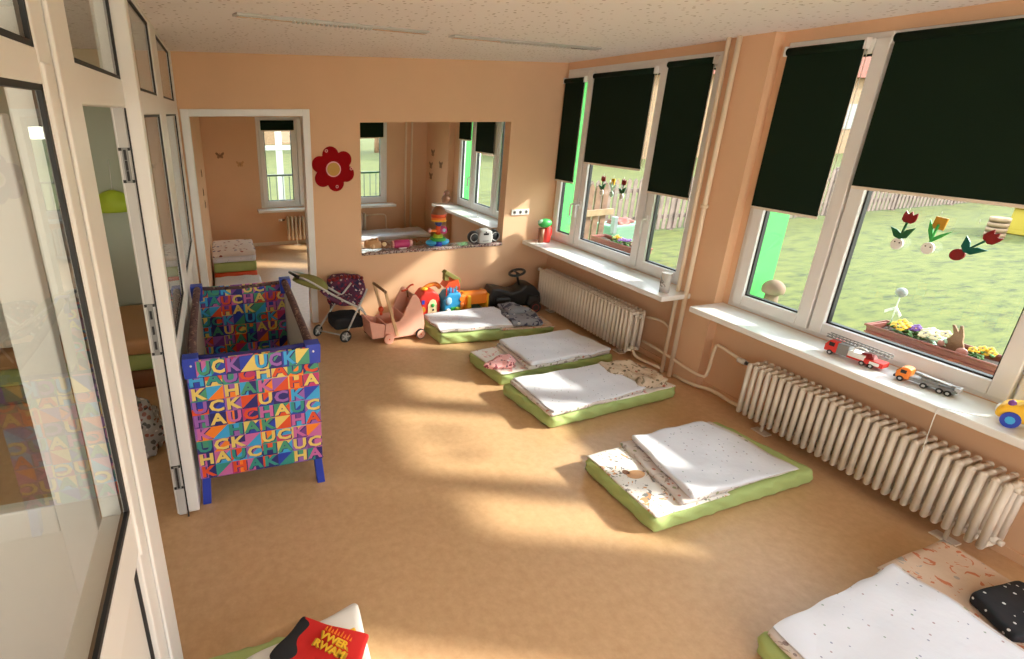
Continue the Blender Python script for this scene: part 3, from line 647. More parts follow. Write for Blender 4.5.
# mat 3
mat_set('green mattress with the bunched leafy blanket, touching the one with the pink cloth', [(1.965, 2.60), (3.10, 2.70), (2.93, 3.19), (1.885, 3.12)], seed=3)
cloth('sheet', 'cream sheet at the window end of the mattress with the leafy blanket', 'sheet', [(2.5, 2.65), (3.09, 2.70), (2.93, 3.18), (2.5, 3.14)], .103, .112, 'sheet_pale', 7, .003, r=.003, group=GS)
cloth('duvet', 'folded white duvet beside the bunched leafy blanket', 'duvet', [(1.97, 2.585), (2.79, 2.68), (2.74, 3.12), (1.95, 3.09)], .110, .150, 'duvet', 8, .009, group=GD, under=('duvet_back', [(-.02, .0), (-.01, 0), (-.01, .0), (-.03, .0)], .03))
T = thing('leaf_blanket', 'beige blanket with leaf print bunched up on the mattress by the vertical pipes', 'blanket', (2.90, 2.85, .112)); b = B(); b.soft([(-.13, -.15), (.10, -.17), (.12, .10), (-.12, .22)], 0, .075, .03, 'leaf_blanket', 44, 44, 4, .026, 11, 4, edge=.012); b.soft([(-.20, .05), (.03, .02), (.06, .24), (-.18, .27)], 0, .05, .02, 'leaf_blanket', 30, 30, 4, .018, 12, 8, edge=.012); b.done('folds', T)
# mat 4
mat_set('green mattress standing alone in front of the right radiator, with the zoo print sheet', [(1.915, 1.625), (3.09, 1.69), (2.98, 2.26), (1.905, 2.17)], seed=4)
SZ = cloth('sheet', 'white sheet with zebra and giraffe print on the mattress standing alone', 'sheet', [(1.92, 1.63), (2.42, 1.66), (2.38, 2.20), (1.91, 2.165)], .103, .112, 'sheet_zoo', 9, .004, r=.003, group=GS)
b = B(); g_ = lambda u, v, d: (u, v, d)
b.prism([(-.10+x, .02+y*.6) for x, y in disc(18, .055)], g_, .0105, .0135, 'tan'); b.prism([(-.14+x, .05+y) for x, y in disc(12, .020)], g_, .0105, .0135, 'brown')
for k in range(5): b.prism([(-.055+k*.022, -.06-k*.012), (-.045+k*.022, -.065-k*.012), (-.015+k*.022, .0-k*.012), (-.027+k*.022, .006-k*.012)], g_, .0105, .0138, 'grey')
b.prism([(.06, -.11), (.10, -.13), (.12, -.10), (.09, -.085)], g_, .0105, .0136, 'grey'); b.prism([(-.04, -.10), (.03, -.13), (.035, -.12), (-.035, -.09)], g_, .0105, .0136, 'grey'); b.done('animal_print', SZ, label='printed giraffe and zebra figures')
cloth('duvet', 'folded white dotted duvet on the mattress standing alone', 'duvet', [(2.15, 1.655), (2.94, 1.685), (2.81, 2.21), (2.24, 2.19)], .110, .150, 'duvet', 10, .009, group=GD, tilt=.03, under=('duvet_back', [(-.05, 0), (0.02, .02), (.06, .0), (-.07, .0)], .03))
# mat 5
mat_set('green mattress nearest the camera at the right edge, with the coral print sheet', [(1.77, .38), (3.1, .40), (3.10, 1.10), (1.835, 1.01)], seed=5)
cloth('sheet', 'cream sheet with coral print beside the black dotted cloth', 'sheet', [(2.60, .42), (3.09, .42), (3.10, 1.12), (2.62, 1.10)], .103, .114, 'sheet_coral', 12, .003, r=.003, group=GS)
cloth('duvet', 'folded white dotted duvet at the bottom right, nearest the camera', 'duvet', [(1.83, .37), (2.66, .40), (2.66, 1.07), (1.875, 1.0)], .110, .150, 'duvet', 13, .009, group=GD, under=('duvet_back', [(-.02, 0), (.02, 0), (.03, .01), (-.02, .0)], .03))
T = thing('dotted_cloth', 'black cloth with white dots on the mattress nearest the camera', 'cloth', (2.87, .80, .116)); b = B(); b.soft([(-.18, -.11), (.16, -.22), (.20, .06), (-.10, .07)], 0, .05, .02, 'dot_black', 30, 24, 4, .008, 9, 3); b.done('garment', T)
# mat 6, bottom left
mat_set('green mattress at the bottom left edge under the red shirt', [(-.25, .95), (.40, .95), (.33, 1.545), (-.24, 1.53)], seed=6)
T = cloth('duvet', 'rumpled white duvet under the red shirt', 'duvet', [(-.16, .98), (.36, .98), (.365, 1.555), (-.12, 1.44)], .105, .158, 'white_wall', 15, .008, r=.03, group=GD)
b = B(); b.soft([(.15, .10), (.225, .10), (.215, .20), (.16, .19)], .050, .058, .003, 'yellow', 14, 14, 2, .002); b.done('yellow_print', T, label='yellow printed patch')
T = thing('red_shirt', 'red shirt with yellow lettering lying on the bottom left mattress', 'shirt', (.205, 1.345, .165), -.75)
b = B(); b.soft([(-.14, -.20), (.14, -.20), (.10, .13), (-.16, .09)], 0, .022, .010, 'redcloth', 44, 44, 4, .006, 9, 2, edge=.003); b.done('fabric', T)
def star(n, r0, r1, a0=0): return [(math.cos(a0+PI*k/n)*(r0 if k % 2 else r1), math.sin(a0+PI*k/n)*(r0 if k % 2 else r1)) for k in range(2*n)]
b = B(); 
for tx, yy in (('VWER', .050), ('RWAM', .014)): b.text(tx, .043, 'gold', Matrix.Translation((-.003, yy-.002, .0275)) @ Matrix.Diagonal((1.05, .95, 1, 1)), .001); b.text(tx, .040, 'yellow', Matrix.Translation((-.005, yy, .029)) @ Matrix.Rotation(.0, 4, 'Z') @ Matrix.Diagonal((1.0, .95, 1, 1)), .001)
for k in range(9): b.prism([(-.06+k*.013, .073), (-.052+k*.013, .073), (-.056+k*.013, .090+.008*(k % 2))], lambda u, v, d: (u, v, d), .022, .029, 'orange')
b.done('lettering', T, label='yellow printed letters')
T = thing('black_shirt', 'black shirt crumpled under the red shirt', 'shirt', (.128, 1.447, .150), .75); b = B(); b.soft([(-.14, -.05), (.05, -.07), (.07, .05), (-.12, .06)], 0, .035, .016, 'black_cloth', 30, 20, 4, .010, 10, 7); b.done('fabric', T)

# ------------------------------------------------------------------ doll stroller, carrier, wooden pram
T = thing('doll_stroller', 'small three-wheeled doll stroller with olive hood and silver frame', 'stroller', (1.0, 4.54, 0))
def wheel(c, r, spin, parent, hubc='silver', tyre='rubber', w_=.022):
    b = B(); d = Vector((math.cos(spin), math.sin(spin), 0)); e = Vector((-math.sin(spin), math.cos(spin), 0)); c = Vector(c); pts = []
    for k in range(24): a = 2*PI*k/24; pts.append(c+e*math.cos(a)*(r-.009)+Vector((0, 0, math.sin(a)*(r-.009))))
    b.tube(pts, .010, tyre, 8, closed=True); W = b.done('wheel', parent)
    b = B(); b.cyl(c-d*.012, c+d*.012, r*.22, hubc, 12); b.cyl(c-d*.004, c+d*.004, r*.62, 'grey', 18)
    for k in range(5): a = 2*PI*k/5; b.tube([c+d*.006+e*math.cos(a)*r*.15+Vector((0, 0, math.sin(a)*r*.15)), c+d*.006+e*math.cos(a)*(r-.015)+Vector((0, 0, math.sin(a)*(r-.015)))], .006, hubc, 6)
    b.done('hub', W)
wheel((-.02, -.12, .058), .058, -PI/2+.2, T); wheel((-.24, .10, .058), .058, -PI/2+.6, T); wheel((.24, .02, .05), .050, -PI/2+.2, T)
b = B()
b.tube([(-.40, .02, .62), (-.33, .0, .60), (-.05, -.03, .40), (.20, -.03, .26), (.24, .02, .06)], .010, 'silver', 8, smoothpath=2)
b.tube([(-.46, .22, .62), (-.33, .24, .60), (-.05, .20, .40), (.20, .10, .26), (.24, .03, .10)], .010, 'silver', 8, smoothpath=2)
b.tube([(-.40, .02, .62), (-.46, .12, .64), (-.46, .22, .62)], .013, 'black', 8, smoothpath=1)
b.tube([(-.02, -.11, .06), (.10, -.06, .26), (.22, -.02, .47)], .009, 'silver', 8); b.tube([(-.24, .10, .06), (-.05, .18, .28), (.12, .2, .47)], .009, 'silver', 8)
b.tube([(-.02, -.11, .06), (-.24, .10, .06)], .007, 'silver', 8); b.done('frame', T)
b = B(); b.soft([(-.10, -.07), (.18, -.06), (.14, .16), (-.14, .16)], .10, .22, .03, 'black_cloth', 20, 16, 5, .010, 9, 1); b.done('basket', T)
b = B(); b.soft([(-.30, .0), (.14, -.02), (.12, .20), (-.30, .22)], .0, .05, .02, 'carrier', 24, 16, 4, .008, 9, 2, fn=lambda x, y, q, P: P+Vector((0, 0, .50-.24*x+.04*math.cos(x*6)))); b.done('seat', T)
b = B()
vs = b.ball((-.29, .10, .52), .15, 'olive', (1.15, .80, .60), 24, Matrix.Rotation(.35, 4, 'Y'))
bmesh.ops.delete(b.bm, geom=[v for v in vs if v.co.z < .50-(v.co.x+.27)*.4], context='VERTS'); h = b.done('hood', T); q = h.modifiers.new('s', 'SOLIDIFY'); q.thickness = .006
T = thing('doll_carrier', 'maroon and navy patterned doll carrier bag behind the stroller', 'bag', (1.09, 4.885, .0))
b = B(); b.soft([(-.20, -.10), (.17, -.10), (.17, .09), (-.20, .09)], .20, .50, .09, 'carrier', 34, 20, 14, .020, 8, 4, fn=lambda x, y, q, P: P+Vector((.03*math.sin(q*3), 0, .03*math.sin(x*3.1)))); b.done('body', T)
b = B(); b.tube([(-.15, 0, .0), (-.15, 0, .22)], .010, 'black', 8); b.tube([(.14, 0, .0), (.14, 0, .22)], .010, 'black', 8); b.tube([(-.15, -.06, .01), (-.15, .07, .01)], .010, 'black', 8); b.tube([(.14, -.06, .01), (.14, .07, .01)], .010, 'black', 8); b.done('stand', T)
b = B()
for k in range(9): b.ball((-.17+k*.04, -.085, .49+.028*math.sin(k/8*3.1)), .018, 'darkred', seg=10)
b.done('ruffle', T)

T = thing('wooden_pram', 'pink wooden push-along doll pram with pale wood handles', 'toy pram', (1.43, 4.42, 0), .10); T.scale = (.90, .95, .95)
side = [(-.26, .06), (.20, .05), (.33, .07), (.34, .18), (.31, .30), (.25, .41), (.20, .465), (.15, .47), (.11, .40), (.07, .30), (.0, .21), (-.12, .20), (-.13, .10)]
side = [(-.14, .045), (.30, .045), (.31, .15), (.285, .30), (.24, .42), (.20, .465), (.165, .46), (.11, .36), (.07, .27), (.02, .21), (-.13, .205)]
for yy in (-.13, .13):
    b = B(); b.prism(side, lambda u, v, d: (u, yy+d, v), -.009, .009, 'wood_pink'); b.done('side_panel', T, bevel=.004)
b = B(); b.box((-.13, -.12, .05), (.29, .12, .065), 'wood_pink'); b.box((-.13, -.12, .05), (-.115, .12, .20), 'wood_pink')
b.prism([(.285, .05), (.30, .05), (.235, .43), (.22, .43)], lambda u, v, d: (u, d, v), -.12, .12, 'wood_pink'); b.prism([(.08, .05), (.092, .05), (.092, .26), (.08, .26)], lambda u, v, d: (u, d, v), -.12, .12, 'wood_pink'); b.done('box', T, bevel=.003)
b = B(); b.prism([(-.27, .07), (-.14, .06), (-.13, .19), (-.30, .245)], lambda u, v, d: (u, d, v), -.12, -.108, 'wood_pink'); b.prism([(-.27, .07), (-.14, .06), (-.13, .19), (-.30, .245)], lambda u, v, d: (u, d, v), .108, .12, 'wood_pink'); b.prism([(-.27, .07), (-.258, .07), (-.288, .245), (-.30, .245)], lambda u, v, d: (u, d, v), -.12, .12, 'wood_pink'); b.box((-.27, -.12, .062), (-.13, .12, .074), 'wood_pink'); b.done('front_tray', T, bevel=.003)
b = B()
for yy in (-.145, .145): b.prism([(-.02, .07), (.012, .07), (-.125, .545), (-.157, .545)], lambda u, v, d: (u, yy+d, v), -.008, .008, 'wood_light')
b.cyl((-.14, -.16, .535), (-.14, .16, .535), .014, 'wood_brown', 12); b.done('handle', T, bevel=.002)
b = B(); b.cyl((.18, 0, .40), (.17, 0, .50), .010, 'brown', 10); b.tube([(.06, -.10, .505), (.12, -.09, .51), (.18, -.0, .50), (.26, .09, .49), (.29, .10, .485)], .010, 'scarlet', 8, smoothpath=2); b.done('handlebar', T, label='red handlebar on top')
for x in (-.10, .26):
    for yy in (-.15, .15):
        b = B(); b.cyl((x, yy-.012, .052), (x, yy+.012, .052), .052, 'rubber' if yy > 0 or x > 0 else 'wood_pink', 26); b.cyl((x, yy-.014, .052), (x, yy+.014, .052), .044, 'wood_pink', 26); b.cyl((x, yy-.017, .052), (x, yy+.017, .052), .008, 'scarlet', 10); b.done('wheel', T)
b = B(); b.ball((-.08, .10, .27), .030, 'scarlet'); b.cyl((-.08, .10, .21), (-.08, .10, .25), .016, 'scarlet'); b.done('knob', T)

# ------------------------------------------------------------------ plastic toys by the far wall
T = thing('toy_house', 'red plastic activity house with a white arched window', 'toy', (1.945, 4.84, 0), .0)
b = B(); b.prism([(-.115, .02), (.115, .02), (.12, .20), (.09, .27), (.03, .30), (-.06, .30), (-.11, .24)], lambda u, v, d: (u, d, v), -.09, .09, 'red'); b.done('body', T, bevel=.02, bseg=3)
b = B(); b.prism([(-.02, .07), (.075, .07), (.075, .16), (.06, .20), (.03, .215), (0, .20), (-.02, .16)], lambda u, v, d: (u, d, v), -.098, -.088, 'cream'); b.ball((.03, -.10, .15), .022, 'green', (1, .5, 1)); b.ball((.035, -.10, .10), .012, 'black', (1, .5, 1)); b.done('window', T)
b = B(); b.cyl((-.078, -.10, .11), (-.078, -.085, .11), .030, 'gold', 20); b.box((-.09, -.098, .17), (-.06, -.085, .21), 'blue'); b.done('dial', T)
b = B(); b.tube([(-.05, 0, .29), (.0, 0, .335), (.10, 0, .35), (.14, 0, .30)], .022, 'orange', 10, smoothpath=2); b.ball((-.04, -.02, .31), .03, 'yellow', (1.3, 1, .6)); b.done('roof_handle', T)
b = B(); b.box((-.11, -.10, .0), (.11, .10, .022), 'red'); b.done('base', T, bevel=.005)
T = thing('toy_garage', 'blue and green plastic play tower with an olive slide on top', 'toy', (2.185, 4.80, 0), .0)
b = B(); b.prism([(-.10, .0), (.10, .0), (.10, .20), (.08, .27), (-.05, .27), (-.10, .20)], lambda u, v, d: (u, d, v), -.09, .09, 'cyan'); b.done('body', T, bevel=.015)
b = B(); b.box((-.02, -.097, .04), (.095, -.088, .12), 'green'); b.ball((.05, -.10, .09), .03, 'lime', (1, .4, 1)); b.ball((-.055, -.095, .08), .03, 'white', (1, .4, 1)); b.ball((-.05, -.095, .19), .035, 'lightblue', (1, .4, 1.2)); b.box((-.09, -.097, .045), (-.03, -.088, .06), 'red'); b.done('front_relief', T, bevel=.002)
b = B()
for k in range(5): b.cyl((-.07+k*.035, -.07, .20), (-.07+k*.035, -.07, .34), .006, ['red', 'blue', 'red', 'cyan', 'red'][k], 8)
b.prism([(-.09, .33), (.08, .33), (.06, .40), (-.05, .38)], lambda u, v, d: (u, d, v), -.07, .07, 'scarlet'); b.done('roof', T, bevel=.006)
b = B(); b.prism([(-.09, .47), (-.06, .50), (.10, .40), (.10, .36), (.08, .36)], lambda u, v, d: (u, d, v), -.04, .04, 'olive'); b.box((-.08, -.03, .39), (-.03, .03, .46), 'olive'); b.done('slide', T, bevel=.006)
T = thing('toy_workbench', 'orange plastic ride-on bench with yellow legs', 'toy', (2.455, 4.83, 0), .0)
b = B(); b.prism([(-.15, .11), (.15, .11), (.16, .16), (.155, .21), (-.10, .215), (-.16, .24), (-.17, .15)], lambda u, v, d: (u, d, v), -.09, .09, 'orange'); b.cyl((-.14, -.04, .20), (.14, -.04, .20), .05, 'orange', 20); b.done('body', T, bevel=.012)
for x in (-.08, .15):
    b = B(); b.prism([(-.05, .0), (.045, .0), (.025, .12), (.02, .22), (-.02, .22), (-.025, .12)], lambda u, v, d: (x+u, d, v), -.115, .1, 'yellow'); b.done('leg', T, bevel=.012)
b = B(); b.box((-.16, -.08, .0), (.17, .09, .05), 'teal'); b.done('base', T, bevel=.01)
b = B(); b.cyl((-.19, -.1, .12), (-.15, -.1, .12), .045, 'orange', 16); b.cyl((-.17, -.13, .20), (-.17, .05, .20), .03, 'orange', 14); b.done('side_roller', T, bevel=.004)
T = thing('ride_on_car', 'black ride-on toy car with a steering wheel in the far corner', 'toy car', (2.90, 4.76, 0), -.10)
b = B(); prof = [(-.30, .07), (-.30, .20), (-.27, .285), (-.18, .27), (-.05, .23), (.04, .25), (.10, .31), (.19, .29), (.27, .20), (.29, .10), (.26, .07)]
b.prism(prof, lambda u, v, d: (u, d, v), -.105, .105, 'black', True); b.done('body', T, bevel=.03, bseg=3)
b = B(); b.prism([(-.25, .10), (-.08, .10), (-.08, .19), (-.25, .19)], lambda u, v, d: (u, d, v), -.15, .15, 'black'); b.done('mudguard', T, bevel=.025, bseg=3)
b = B(); b.prism([(.10, .08), (.26, .08), (.25, .18), (.12, .20)], lambda u, v, d: (u, d, v), -.15, .15, 'black'); b.done('mudguard', T, bevel=.025, bseg=3)
for x in (-.17, .20):
    for yy in (-.14, .14):
        b = B(); b.cyl((x, yy-.02, .065), (x, yy+.02, .065), .065, 'rubber', 24); W = b.done('wheel', T, bevel=.006)
        b = B(); b.ring((x, yy+(-.022 if yy < 0 else .022), .065), .036, .005, 'darkred', 'Y', 20, 6); b.done('rim', W)
b = B(); b.cyl((.06, 0, .28), (.03, 0, .41), .012, 'black', 10); b.tube([Vector((.03, 0, .415))+Vector((math.cos(a)*.075, math.sin(a)*.085, math.cos(a)*.022)) for a in [2*PI*k/22 for k in range(22)]], .014, 'black', 8, closed=True)
b.tube([(.03, -.08, .413), (.03, .08, .413)], .010, 'black', 8); b.done('steering_wheel', T)

# ------------------------------------------------------------------ things on the hatch sill
T = thing('stuffed_animal', 'orange-brown stuffed animals lying at the left end of the hatch sill', 'soft toy', (1.47, 5.09, .692))
b = B(); b.lump((-.03, 0, .05), (.085, .06, .055), 'tan', .25, 14, 1, 24); b.lump((.08, 0, .035), (.07, .05, .04), 'brown', .3, 14, 3, 24); b.done('body', T)
b = B(); b.ball((-.05, -.045, .045), .03, 'wood_light'); b.ball((.08, -.03, .055), .024, 'cream'); b.ball((-.105, -.01, .085), .02, 'tan'); b.ball((.005, -.01, .10), .02, 'tan'); b.done('head', T)
T = thing('toy_purse', 'small pink toy purse lying on the hatch sill', 'toy', (1.74, 5.08, .690))
b = B(); b.cyl((-.085, 0, .045), (.085, 0, .045), .042, 'magenta', 20); b.done('body', T, bevel=.01)
b = B(); b.cyl((.085, 0, .045), (.115, 0, .045), .030, 'rose', 16); b.cyl((-.105, 0, .045), (-.085, 0, .045), .036, 'rose', 16); b.box((-.03, -.03, 0), (.05, .0, .01), 'white'); b.done('cap', T)
T = thing('stacking_toy', 'colourful stacking toy figure standing on the hatch sill', 'toy', (2.145, 5.08, .690))
b = B(); [b.ball((x, -.0, .035), .05, 'skyblue', (1.3, 1, .7)) for x in (-.07, .07)]; b.cyl((0, 0, .0), (0, 0, .06), .05, 'blue', 20); b.done('base', T)
b = B(); b.cyl((0, 0, .055), (0, 0, .085), .085, 'green', 22); b.cyl((0, 0, .08), (0, 0, .12), .05, 'lime', 22); b.done('green_ring', T, bevel=.01)
b = B(); b.cyl((0, 0, .11), (0, 0, .21), .028, 'scarlet', 18); b.box((-.09, -.015, .15), (.0, .015, .17), 'orange'); b.ball((-.095, 0, .165), .022, 'rose'); b.done('trunk', T)
b = B(); b.cyl((.055, -.03, .165), (.055, .02, .165), .04, 'magenta', 20); b.cyl((.055, -.035, .165), (.055, .03, .165), .018, 'lightblue', 14); b.done('dial', T)
b = B(); b.cyl((0, -.03, .235), (0, .03, .235), .03, 'navy', 18); b.cyl((0, 0, .26), (0, 0, .30), .075, 'orange', 22); b.cyl((0, -.01, .26), (0, -.01, .275), .08, 'yellow', 22); b.done('face', T, bevel=.008)
b = B(); b.ball((0, 0, .335), .078, 'brown', (1, 1, 1.05)); b.cyl((0, 0, .30), (0, 0, .335), .080, 'scarlet', 22); b.ball((0, -.03, .31), .05, 'tan', (1.2, 1, .6)); b.done('dome', T)
T = thing('radio', 'silver portable radio with black speakers at the right end of the hatch sill', 'radio', (2.672, 5.08, .690))
b = B(); b.prism([(-.075, .0), (.075, .0), (.085, .06), (.07, .135), (-.07, .135), (-.085, .06)], lambda u, v, d: (u, d, v), -.07, .05, 'silver'); b.done('body', T, bevel=.015, bseg=3)
for x in (-.12, .12):
    b = B(); b.ball((x, 0, .065), .07, 'black', (.9, .8, .95)); S_ = b.done('speaker', T); b = B(); b.ring((x*1.05, -.048, .065), .045, .004, 'silver', 'Y', 18, 6); b.done('trim_ring', S_)
b = B(); b.box((-.03, -.073, .09), (.03, -.069, .11), 'black'); b.box((-.035, -.073, .025), (.035, -.069, .032), 'grey'); b.ball((0, -.07, .12), .008, 'black', seg=8); b.box((-.045, -.02, .13), (.045, .02, .15), 'silver'); b.done('display', T)
b = B(); b.cyl((-.02, .03, .14), (-.09, .03, .36), .0025, 'chrome', 6); b.done('antenna', T)

# ------------------------------------------------------------------ mats and things in the next room
def stack(x0, x1, y0, y1, z0, layers, lab):
    z = z0
    for i, (h, m, nm, l) in enumerate(layers):
        T = thing(nm, l, 'mattress' if nm == 'folded_mattress' else 'bedding', ((x0+x1)/2, (y0+y1)/2, z)); dx, dy = (x1-x0)/2, (y1-y0)/2
        b = B(); b.soft([(-dx, -dy), (dx, -dy), (dx, dy), (-dx, dy)], 0, h, .02, m, 30, 22, 4, .003 if m not in ('duvet', 'far_blanket') else .010, 8, int(x0*10)); b.done('cover', T); z += h+.001
stack(-.165, .34, 6.42, 7.18, 0, [(.12, 'brown', 'folded_mattress', 'brown mattress at the bottom of the tall stack in the next room'), (.07, 'scarlet', 'folded_mattress', 'orange-red mattress in the tall stack of the next room'), (.12, 'green_sheet', 'folded_mattress', 'green sheeted mattress in the tall stack of the next room'), (.07, 'duvet', 'folded_bedding', 'white bedding on the tall stack in the next room'), (.05, 'far_blanket', 'folded_bedding', 'patterned cloth topping the tall stack in the next room')], '')
stack(-.165, .36, 5.55, 6.34, 0, [(.10, 'green_sheet', 'folded_mattress', 'green mattress of the low stack nearer the doorway'), (.08, 'duvet', 'folded_bedding', 'white bedding on the low stack nearer the doorway')], '')
stack(2.0, 3.2, 7.85, 8.42, 0, [(.12, 'sheet_coral', 'folded_mattress', 'patterned mattress in the next room seen low through the hatch'), (.06, 'duvet', 'folded_bedding', 'white duvet in the next room seen low through the hatch')], '')
T = thing('plush_dog', 'small brown soft toy on the side window sill seen through the hatch', 'soft toy', (3.28, 7.5, .70)); b = B(); b.lump((0, 0, .07), (.07, .07, .075), 'brown', .3, 16, 4, 20); b.ball((0, -.01, .16), .05, 'brown'); b.ball((-.04, -.02, .16), .018, 'rose', seg=8); b.done('body', T)

# ------------------------------------------------------------------ things on the playroom sills
T = thing('watering_can', 'red plastic jug with a green cup on the left end of the sill', 'jug', (3.27, 4.87, .70))
b = B(); b.cone((0.03, 0, 0), (.045, 0, .17), .060, .038, 'red', 20); b.tube([(.06, 0, .03), (.105, 0, .06), (.10, 0, .14), (.07, 0, .15)], .009, 'red', 8, smoothpath=2); b.done('body', T, bevel=.006)
b = B(); b.cone((-.03, -.02, .0), (-.035, -.02, .15), .028, .034, 'brown', 16); b.done('bottle', T)
b = B(); b.ball((.0, -.02, .205), .068, 'green', (1.15, .8, .72)); b.ball((.055, 0, .19), .035, 'mint', (1, .8, .8)); b.ball((-.045, -.02, .22), .04, 'mint', (1, .8, .7)); b.done('cup', T)
T = thing('drinking_glass', 'clear glass with dark line drawing at the right end of the sill', 'glass', (3.215, 3.10, .70))
b = B(); b.cyl((0, 0, 0), (0, 0, .155), .036, 'frosted', 28); b.done('glass_wall', T)
b = B(); b.ring((0, 0, .155), .036, .0025, 'white', 'Z', 24, 6); b.cyl((0, 0, .002), (0, 0, .03), .032, 'brown', 20); b.done('bottom', T)
b = B()
for pts in ([(-.02, .12), (0, .10), (.015, .085)], [(-.01, .10), (-.02, .075), (-.005, .055), (.01, .05)], [(.0, .075), (.02, .07), (.028, .06), (.03, .05)], [(-.005, .085), (.01, .08)]):
    b.tube([(-.037*math.cos(u/.037), -.037*math.sin(u/.037)*1.0-.0, z) for u, z in pts], .0022, 'black', 5)
b.done('drawing', T)
def twheel(T, x, y, r=.014, w_=.012, m='rubber', hub='silver', z=None):
    z = r if z is None else z
    b = B(); b.cyl((x, y-w_/2, z), (x, y+w_/2, z), r, m, 16); W = b.done('wheel', T); b = B(); b.cyl((x, y-w_/2-.001, z), (x, y+w_/2+.001, z), r*.5, hub, 10); b.done('hub', W)
# fire engine: local x from cab to tail = toward camera (-Y)
T = thing('toy_fire_engine', 'red toy fire engine with a grey ladder on the right sill', 'toy truck', (3.30, 1.80, .70), -PI/2+.10)
b = B(); b.prism([(-.145, .018), (-.085, .018), (-.085, .085), (-.125, .085), (-.145, .055)], lambda u, v, d: (u, d, v), -.032, .032, 'red'); b.done('cab', T, bevel=.004)
b = B(); b.prism([(-.147, .05), (-.128, .082), (-.122, .082), (-.141, .05)], lambda u, v, d: (u, d, v), -.028, .028, 'black'); b.box((-.125, -.0335, .052), (-.098, .0335, .075), 'black'); b.box((-.148, -.02, .028), (-.145, .02, .034), 'yellow'); b.done('windscreen', T)
b = B(); b.box((-.085, -.030, .018), (-.03, .030, .080), 'grey'); b.done('pump_body', T, bevel=.003)
b = B(); b.box((-.03, -.032, .018), (.135, .032, .045), 'red'); b.box((-.028, -.034, .03), (.05, .034, .058), 'white'); b.box((.075, -.034, .022), (.12, .034, .04), 'white'); b.prism([(.02, .045), (.09, .045), (.07, .075), (.03, .068)], lambda u, v, d: (u, d, v), -.02, .02, 'darkred'); b.done('chassis', T, bevel=.002)
b = B()
for yy in (-.016, .016): b.tube([(-.155, yy, .095), (.145, yy, .079)], .0045, 'grey', 6); b.tube([(-.155, yy, .110), (.145, yy, .096)], .0035, 'grey', 6)
for k in range(17): x = -.15+k*.018; z = .098-(x+.155)*.053; b.cyl((x, -.016, z), (x, .016, z), .002, 'silver', 6); [b.tube([(x, q, z), (x+.009, q, z+.012)], .0022, 'grey', 5) for q in (-.016, .016)]
b.done('ladder', T)
b = B(); b.tube([(-.01, -.033, .05), (.0, -.036, .09), (.03, -.036, .10), (.06, -.034, .09)], .003, 'white', 6, smoothpath=2); b.done('hose', T)
for x in (-.112, .045, .085):
    for yy in (-.028, .028): twheel(T, x, yy)
T = thing('toy_crane_truck', 'toy truck with orange cab and grey boom on the right sill', 'toy truck', (3.315, 1.485, .70), -PI/2+.18)
b = B(); b.prism([(-.115, .014), (-.060, .014), (-.060, .070), (-.075, .078), (-.100, .074), (-.118, .045)], lambda u, v, d: (u, d, v), -.029, .029, 'orange'); b.done('cab', T, bevel=.008, bseg=3)
b = B(); b.prism([(-.1195, .046), (-.103, .070), (-.097, .070), (-.112, .046)], lambda u, v, d: (u, d, v), -.024, .024, 'black'); b.box((-.098, -.0305, .045), (-.075, .0305, .063), 'black'); b.box((-.122, -.026, .014), (-.114, .026, .026), 'black'); b.done('windscreen', T)
b = B(); b.box((-.06, -.026, .018), (.115, .026, .036), 'grey'); b.box((-.02, -.022, .036), (.05, .022, .05), 'grey'); b.done('chassis', T, bevel=.002)
b = B(); b.prism([(-.05, .052), (-.05, .066), (.12, .050), (.12, .040)], lambda u, v, d: (u, d, v), -.010, .010, 'grey'); b.cyl((-.02, -.014, .062), (.09, -.014, .052), .003, 'silver', 6); b.box((.105, -.02, .03), (.125, .02, .05), 'silver'); b.done('boom', T, bevel=.002)
for x in (-.092, .0, .06, .09):
    for yy in (-.025, .025): twheel(T, x, yy, .014)
T = thing('toy_car', 'big orange-yellow toy car with blue wheels at the right edge', 'toy car', (3.285, 1.085, .70), -PI/2+.25); T.scale = (1.12, 1.1, 1.3)
b = B(); b.prism([(-.10, .022), (.11, .022), (.11, .08), (.07, .14), (-.01, .14), (-.045, .085), (-.09, .075), (-.105, .05)], lambda u, v, d: (u, d, v), -.045, .045, 'yellow'); b.done('body', T, bevel=.014, bseg=3)
b = B(); b.prism([(.08, .148), (-.01, .148), (-.005, .14), (.075, .14)], lambda u, v, d: (u, d, v), -.035, .035, 'scarlet'); b.done('roof', T, bevel=.004)
b = B(); b.prism([(-.034, .09), (.03, .09), (.03, .13), (-.008, .13)], lambda u, v, d: (u, d, v), -.0465, .0465, 'white'); b.ball((-.07, -.03, .082), .012, 'purple', seg=10); b.ball((-.10, .0, .045), .016, 'white', (.5, 2, 1)); b.done('window', T)
for x in (-.055, .07):
    for yy in (-.045, .045): twheel(T, x, yy, .028, .016, 'blue', 'skyblue')
b = B(); b.tube([(3.20, 1.19, .715), (3.16, 1.27, .708), (3.141, 1.33, .704), (3.139, 1.335, .66), (3.15, 1.33, .45)], .0018, 'white', 5, smoothpath=2); tag(b.done('toy_string'), 'thin pull string hanging over the sill from the yellow toy car', 'string')

